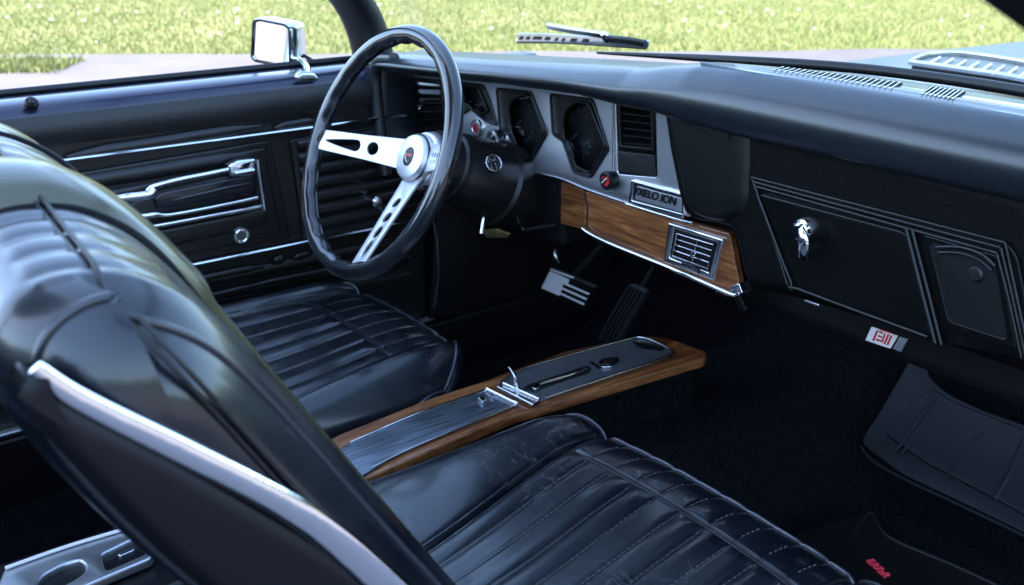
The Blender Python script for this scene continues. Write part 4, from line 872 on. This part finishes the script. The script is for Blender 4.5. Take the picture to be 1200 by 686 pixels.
# backrests
def backrest(par, m, xa, xb, near, base=Vector((0, -.334, .36)), trim=False):
    w = Vector((0, -.506, .863)); n = Vector((0, .863, .506)); sc = [(-.10, .03), (0, .012), (.12, .010), (.25, .006), (.36, .003), (.46, .001), (.52, -.004), (.556, -.018), (.576, -.036), (.588, -.058), (.586, -.082), (.568, -.100), (.53, -.112), (.45, -.116), (.35, -.112), (.2, -.108), (0, -.105), (-.10, -.105), (-.12, -.06)]
    pr = [Vector((a, b_, 0)) for a, b_ in smooth_loop([(a, b_, 0) for a, b_ in sc], 7)] if False else [Vector((p[0], p[1], 0)) for p in smooth_loop([(a, b_, 0.0) for a, b_ in sc], 7)]
    K = len(pr); cen2 = Vector((.24, -.05, 0)); V = []; F = []; rows = []
    W2 = xb-xa; stn = []
    for q in np.linspace(0, 1, 16)[:-1]: stn.append((-1, q))          # cap at xa
    NXB = 150
    for k in range(NXB+1): stn.append((0, k/NXB))
    for q in np.linspace(1, 0, 16)[1:]: stn.append((1, q))
    for kind, q in stn:
        if kind == 0: x = xa+W2*q; s = 1
        else:
            sc_ = .02+.98*q; s = sc_
            blg = .027*(1-sc_**2.6); x = xa-blg if kind < 0 else xb+blg
        for p in pr:
            c = Vector((min(max(p.x, .0), .50), -.055, 0))       # medial line: caps shrink to a line, so the side stays a tall oval
            if kind != 0: pp2 = p+Vector((-.012*(1 if p.x > .3 else .3), -.010*(1 if p.y > -.04 else -1), 0)); pp2 = c+(pp2-c)*s
            else: pp2 = p.copy()
            hgt, th = pp2.x, pp2.y
            if kind == 0:
                u_ = (x-xa)/W2; d1 = min(x-xa, xb-x); r = max(0, 1-d1/.03); hgt -= .012*r*r*(1 if p.x > .3 else .3)
                th -= .010*r*r*(1 if p.y > -.04 else -1)
                top = sstep(.40, .56, p.x)
                front = 1 if p.y > -.035 else 0
                for sx, amp in ((xa+.09, 1), (.215, 1), (.285, 1)) if xa > -.1 else ((xa+.105, 1), (xb-.115, 1)):
                    g_ = math.exp(-((x-sx)/.004)**2)*.007; 
                    if p.x > .5 or front: th -= g_*(1-top); hgt -= g_*top
                band = xa > -.1 and .215 < x < .285
                if band and p.x > .45 and p.y > -.09: q_ = math.sin(math.pi*(x-.215)/.07)**.5; hgt += .008*top*q_; th += .007*(1-top)*front*q_
                if xa+.02 < x < xb-.02 and not band:
                    ph = (x-xa)/.026; c_ = abs(math.sin(math.pi*ph))**.6*.0028
                    if p.x > .48 and p.y > -.06: hgt += (c_-.0017)*top
                    if front: th += (c_-.0017)*(1-top)
                
                if p.x > .2 and front: th += .012*(1-math.cos(2*math.pi*u_))*0
            if xa > -.1:
                f_ = .0245*(1-np.clip((x-xa)/W2, 0, 1)**1.4)*min(1, max(0, p.x/.5)); hgt += .85*f_; th += .75*f_
            V.append(base+w*hgt+n*th+Vector((x, 0, 0)))
    for i in range(len(stn)-1):
        for k in range(K): F.append((i*K+k, i*K+(k+1) % K, (i+1)*K+(k+1) % K, (i+1)*K+k))
    o = mesh('seatback', V, F, m, par, ang=75)
    # piping round the side boxing
    for xx, idx in ((xa, 15), (xb, 15+NXB)):
        P = [V[idx*K+k]+(w*0) for k in range(K) if pr[k].x > -.05]; tube('piping', P[:], .0028, piping, o, n=8)
    # arcs over the top at the panel seams
    for fx in ((.09, .215-xa, .285-xa) if xa > -.1 else (.105, W2-.115)):
        i = 15+int(round(fx/W2*NXB)); P = [V[i*K+k] for k in range(K) if pr[k].x > .30 and pr[k].y < .01]
        P = [V[i*K+k]+Vector((0, 0, .002)) for k in range(K) if (pr[k].x > .05)]; tube('seam', P, .0042, fasciam, o, n=8)
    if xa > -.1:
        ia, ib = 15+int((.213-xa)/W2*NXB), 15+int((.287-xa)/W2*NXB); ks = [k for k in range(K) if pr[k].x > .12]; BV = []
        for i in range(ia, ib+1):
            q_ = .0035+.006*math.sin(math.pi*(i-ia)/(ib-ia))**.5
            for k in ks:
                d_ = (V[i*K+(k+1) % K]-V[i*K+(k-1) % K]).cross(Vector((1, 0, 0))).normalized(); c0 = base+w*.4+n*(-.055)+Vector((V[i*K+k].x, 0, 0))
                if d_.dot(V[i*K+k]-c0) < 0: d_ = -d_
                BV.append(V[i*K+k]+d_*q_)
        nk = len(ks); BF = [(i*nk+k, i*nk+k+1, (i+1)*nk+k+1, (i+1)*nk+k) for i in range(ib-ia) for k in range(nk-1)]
        bnd = mesh('top_band', BV, BF, mat('leather with painted olive reflection', (.050, .047, .014), .27, spec=.7, coat=.5, coatr=.15, bumps=(('noise', 420, .12, .0005),)), par, ang=80); bnd['label'] = 'smooth band across the seatback top with an olive reflection painted into its colour'  # yellow green reflection painted into the band's base colour
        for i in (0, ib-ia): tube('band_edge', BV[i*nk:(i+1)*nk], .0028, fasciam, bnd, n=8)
    # centre seam along the top and down the near side, twin cords
    kk = min(range(K), key=lambda k: abs(pr[k].y+.034)+abs(pr[k].x-.574))
    for dk in (-.0022, .0022):
        P = [V[(15+i)*K+kk]+Vector((0, 0, .0008))+n*dk for i in range(0, NXB+1, 3)]; P2 = []
        for _ in range(3): P = [P[0]]+[(P[i-1]+P[i]*2+P[i+1])/4 for i in range(1, len(P)-1)]+[P[-1]]
        for h in np.linspace(.556, .02, 50):
            sc_ = max(min(1, max(0, (h-.5)/.064)), .42); P2.append(base+w*h+n*(-.034+dk)+Vector((xb+.027*(1-sc_**2.6)+.0012, 0, 0)))
        tube('seam', P+P2, .0016, vinyl, o, n=8)
    return o, base, w, n
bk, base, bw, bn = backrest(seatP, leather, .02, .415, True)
# bright moulding on the near side with its hard shell behind
def side_pt(h, t, x): return base+bw*h+bn*t+Vector((x, 0, 0))
ctr = [(.580, -.080, .0035), (.555, -.077, .0055), (.50, -.062, .007), (.446, -.047, .0075), (.40, -.037, .009), (.34, -.032, .011), (.25, -.030, .012), (.15, -.045, .013), (.0, -.05, .012)]
P = sm([side_pt(h, t, .445) for h, t, r in ctr], 8); R = list(np.interp(np.arange(len(P))/8, np.arange(len(ctr)), [c[2] for c in ctr]))
V, F = tube_geo(P, R, n=16, flat=.4, up=(1, 0, 0)); mesh('side_moulding', V, F, mat('polished moulding', (.88, .9, .92), .12, 1, bumps=(('noise', 14, .25, .004),)), seatP)
# shell
out = [(.582, -.084), (.565, -.095), (.53, -.100), (.45, -.102), (.35, -.100), (.2, -.098), (0, -.096), (0, -.05), (.15, -.040), (.25, -.036), (.33, -.035), (.38, -.040), (.44, -.052), (.50, -.065), (.555, -.079)]
M = Matrix((bw, bn, bw.cross(bn))).transposed().to_4x4(); 
if (bw.cross(bn)).x < 0: M = Matrix((bn, bw, bn.cross(bw))).transposed().to_4x4(); out = [(b_, a) for a, b_ in out]
M.translation = base+Vector((.424, 0, 0)); extr('back_shell', [smooth_loop([(a, b_, 0) for a, b_ in out], 4)] if False else [[(p[0], p[1]) for p in smooth_loop([(a, b_, 0.0) for a, b_ in out], 5)]], M, .024, mat('hard black seat shell', (.004, .004, .006), .42, spec=.3, bumps=(('noise', 120, .15, .001),)), seatP, bev=.0115, segs=6)
backrest(seatD, leather, -.66, -.27, False)

# ================================================================== FLOOR MATS
fm = thing('floor_mat', 'moulded rubber mat with raised rim in the passenger footwell', 'floor mat', (.2, .6, .1), 'rubber floor mats')
a0 = on(1010, 525, 'z', .15); a1 = on(1240, 645, 'z', .15)
# sloped plane: contains a0,a1 and tilts up forwards
ex = (a1-a0).normalized(); ey0 = Vector((-ex.y, ex.x, 0)); ey = (ey0*.72+Vector((0, 0, .69))).normalized(); ez = ex.cross(ey)
def onp(u, v, p0, nn):
    d = Vector(ray(u, v)); t = (p0-Vector(CC)).dot(nn)/d.dot(nn); return Vector(CC)+d*t
Mf = Matrix((ex, ey, ez)).transposed().to_4x4(); Mf.translation = a0; Mi = Mf.inverted()
def mf(px, o_=0): return [tuple((Mi @ onp(u, v, a0+ez*o_, ez))[:2]) for u, v in px]
matm = mat('blue black mat rubber', (.004, .006, .009), .45,spec=.3, bumps=(('noise', 90, .3, .001), ('noise', 9, .3, .01)))
mp_ = mf([(1008, 522), (1030, 490), (1082, 400), (1100, 405), (1088, 440), (1110, 462), (1150, 482), (1260, 520), (1260, 660), (1190, 622), (1060, 560)])
base_ = extr('mat_base', [round_poly(mp_, .02)], Mf, .010, matm, fm, bev=.004)
extr('mat_panel', [round_poly(mf([(1038, 512), (1093, 458), (1120, 475), (1165, 493), (1260, 530), (1260, 640), (1180, 595), (1090, 548)]), .012)], Mf @ Matrix.Translation((0, 0, .008)), .006, matm, base_, bev=.003)
def mtube(px, r, h=.014): return tube_geo(sm([onp(u, v, a0+ez*h, ez) for u, v in px], 5), r, n=8)
V, F = join_geo([mtube([(1050, 528), (1070, 500), (1097, 462)], .003), mtube([(1056, 532), (1078, 500), (1101, 466)], .002), mtube([(1112, 560), (1125, 530), (1155, 505)], .0022), mtube([(1165, 585), (1185, 550), (1200, 515)], .004), mtube([(1009, 524), (1022, 540), (1060, 562), (1120, 590), (1200, 628)], .003, .01)])
mesh('mat_ribs', V, F, matm, base_)
fm2 = thing('floor_mat', 'black rubber mat with red lettering in front of the passenger cushion', 'floor mat', (.2, .35, .1), 'rubber floor mats')
MZ = .13
b2_ = plate('mat_base', [(930, 625), (1020, 600), (1040, 628), (1200, 700), (1330, 760), (1300, 900), (1000, 760)], 'z', MZ, .008, rubber, fm2, bev=.003, rnd=.02)
ptube('mat_rim', [(1000, 628), (1020, 602), (1042, 630), (1120, 664), (1200, 702)], 'z', MZ+.001, .0035, rubber, fm2)
cA = on(1029, 666, 'z', MZ+.001); d1 = (on(1042, 679, 'z', MZ+.001)-on(1016, 655, 'z', MZ+.001)).normalized(); Mt = Matrix((d1, Vector((0, 0, 1)).cross(d1), Vector((0, 0, 1)))).transposed().to_4x4(); Mt.translation = cA
text('lettering', 'E.R7.aR', Mt, .017, mat('red lettering', (.8, .05, .08), .5), fm2, .0008, 0, .8, .0006)
fm3 = thing('floor_mat', 'ribbed black rubber mat in the driver footwell', 'floor mat', (-.5, .3, .1), 'rubber floor mats')
box('mat_base', (-.70, .08, .094), (-.34, .43, .104), rubber, fm3, .004)
parts = [box_geo((-.68+.014*k, .09, .1035), (-.674+.014*k, .42, .107)) for k in range(24)]; V, F = join_geo(parts); mesh('mat_ribs', V, F, rubber, fm3, smooth=False)

# ================================================================== WIPER
wp = thing('windshield_wiper', 'parked metal wiper blade and arm outside the windshield', 'wiper', tuple(on(740, 50, 'y', .62)))
WPY = .60
bl = plate('blade', [(605, 40), (612, 39), (640, 39.5), (758, 47.5), (757, 56), (700, 51.5), (640, 49), (606, 49)], 'y', WPY, .008, dchrome, wp, bev=.001, rnd=.003)
ptube('rubber_edge', [(606, 50), (660, 50.5), (757, 57)], 'y', WPY, .0022, rubber, wp)
for (u0, u1, v0) in ((608, 613, 42.5), (616, 621, 42.5), (624, 635, 42.6), (638, 645, 43), (650, 654, 44), (658, 662, 44.5), (668, 676, 45), (682, 690, 45.5)):
    plate('slot', [(u0+1.5, v0), (u1, v0+.3), (u1-1.5, v0+4.5), (u0-1, v0+4)], 'y', WPY-.0012, .0012, plastic, bl, bev=.0002, rnd=.001)
tube('arm', sm([on(643, 31, 'y', WPY-.015), on(670, 36, 'y', WPY-.02), on(700, 40.5, 'y', WPY-.02), on(714, 44, 'y', WPY-.012)]), .0085, dchrome, wp, n=12, flat=.6)
tube('arm', sm([on(712, 46, 'y', WPY-.012), on(735, 48, 'y', WPY-.016), on(757, 52, 'y', WPY-.01)]), .010, rubber, wp, n=12, flat=.6)
lathe('pivot', [(0, .01), (.006, .008), (.008, 0), (.006, -.012)], disc_frame(on(709, 43, 'y', WPY-.02), (0, -.6, .8)), chrome, wp, n=20)
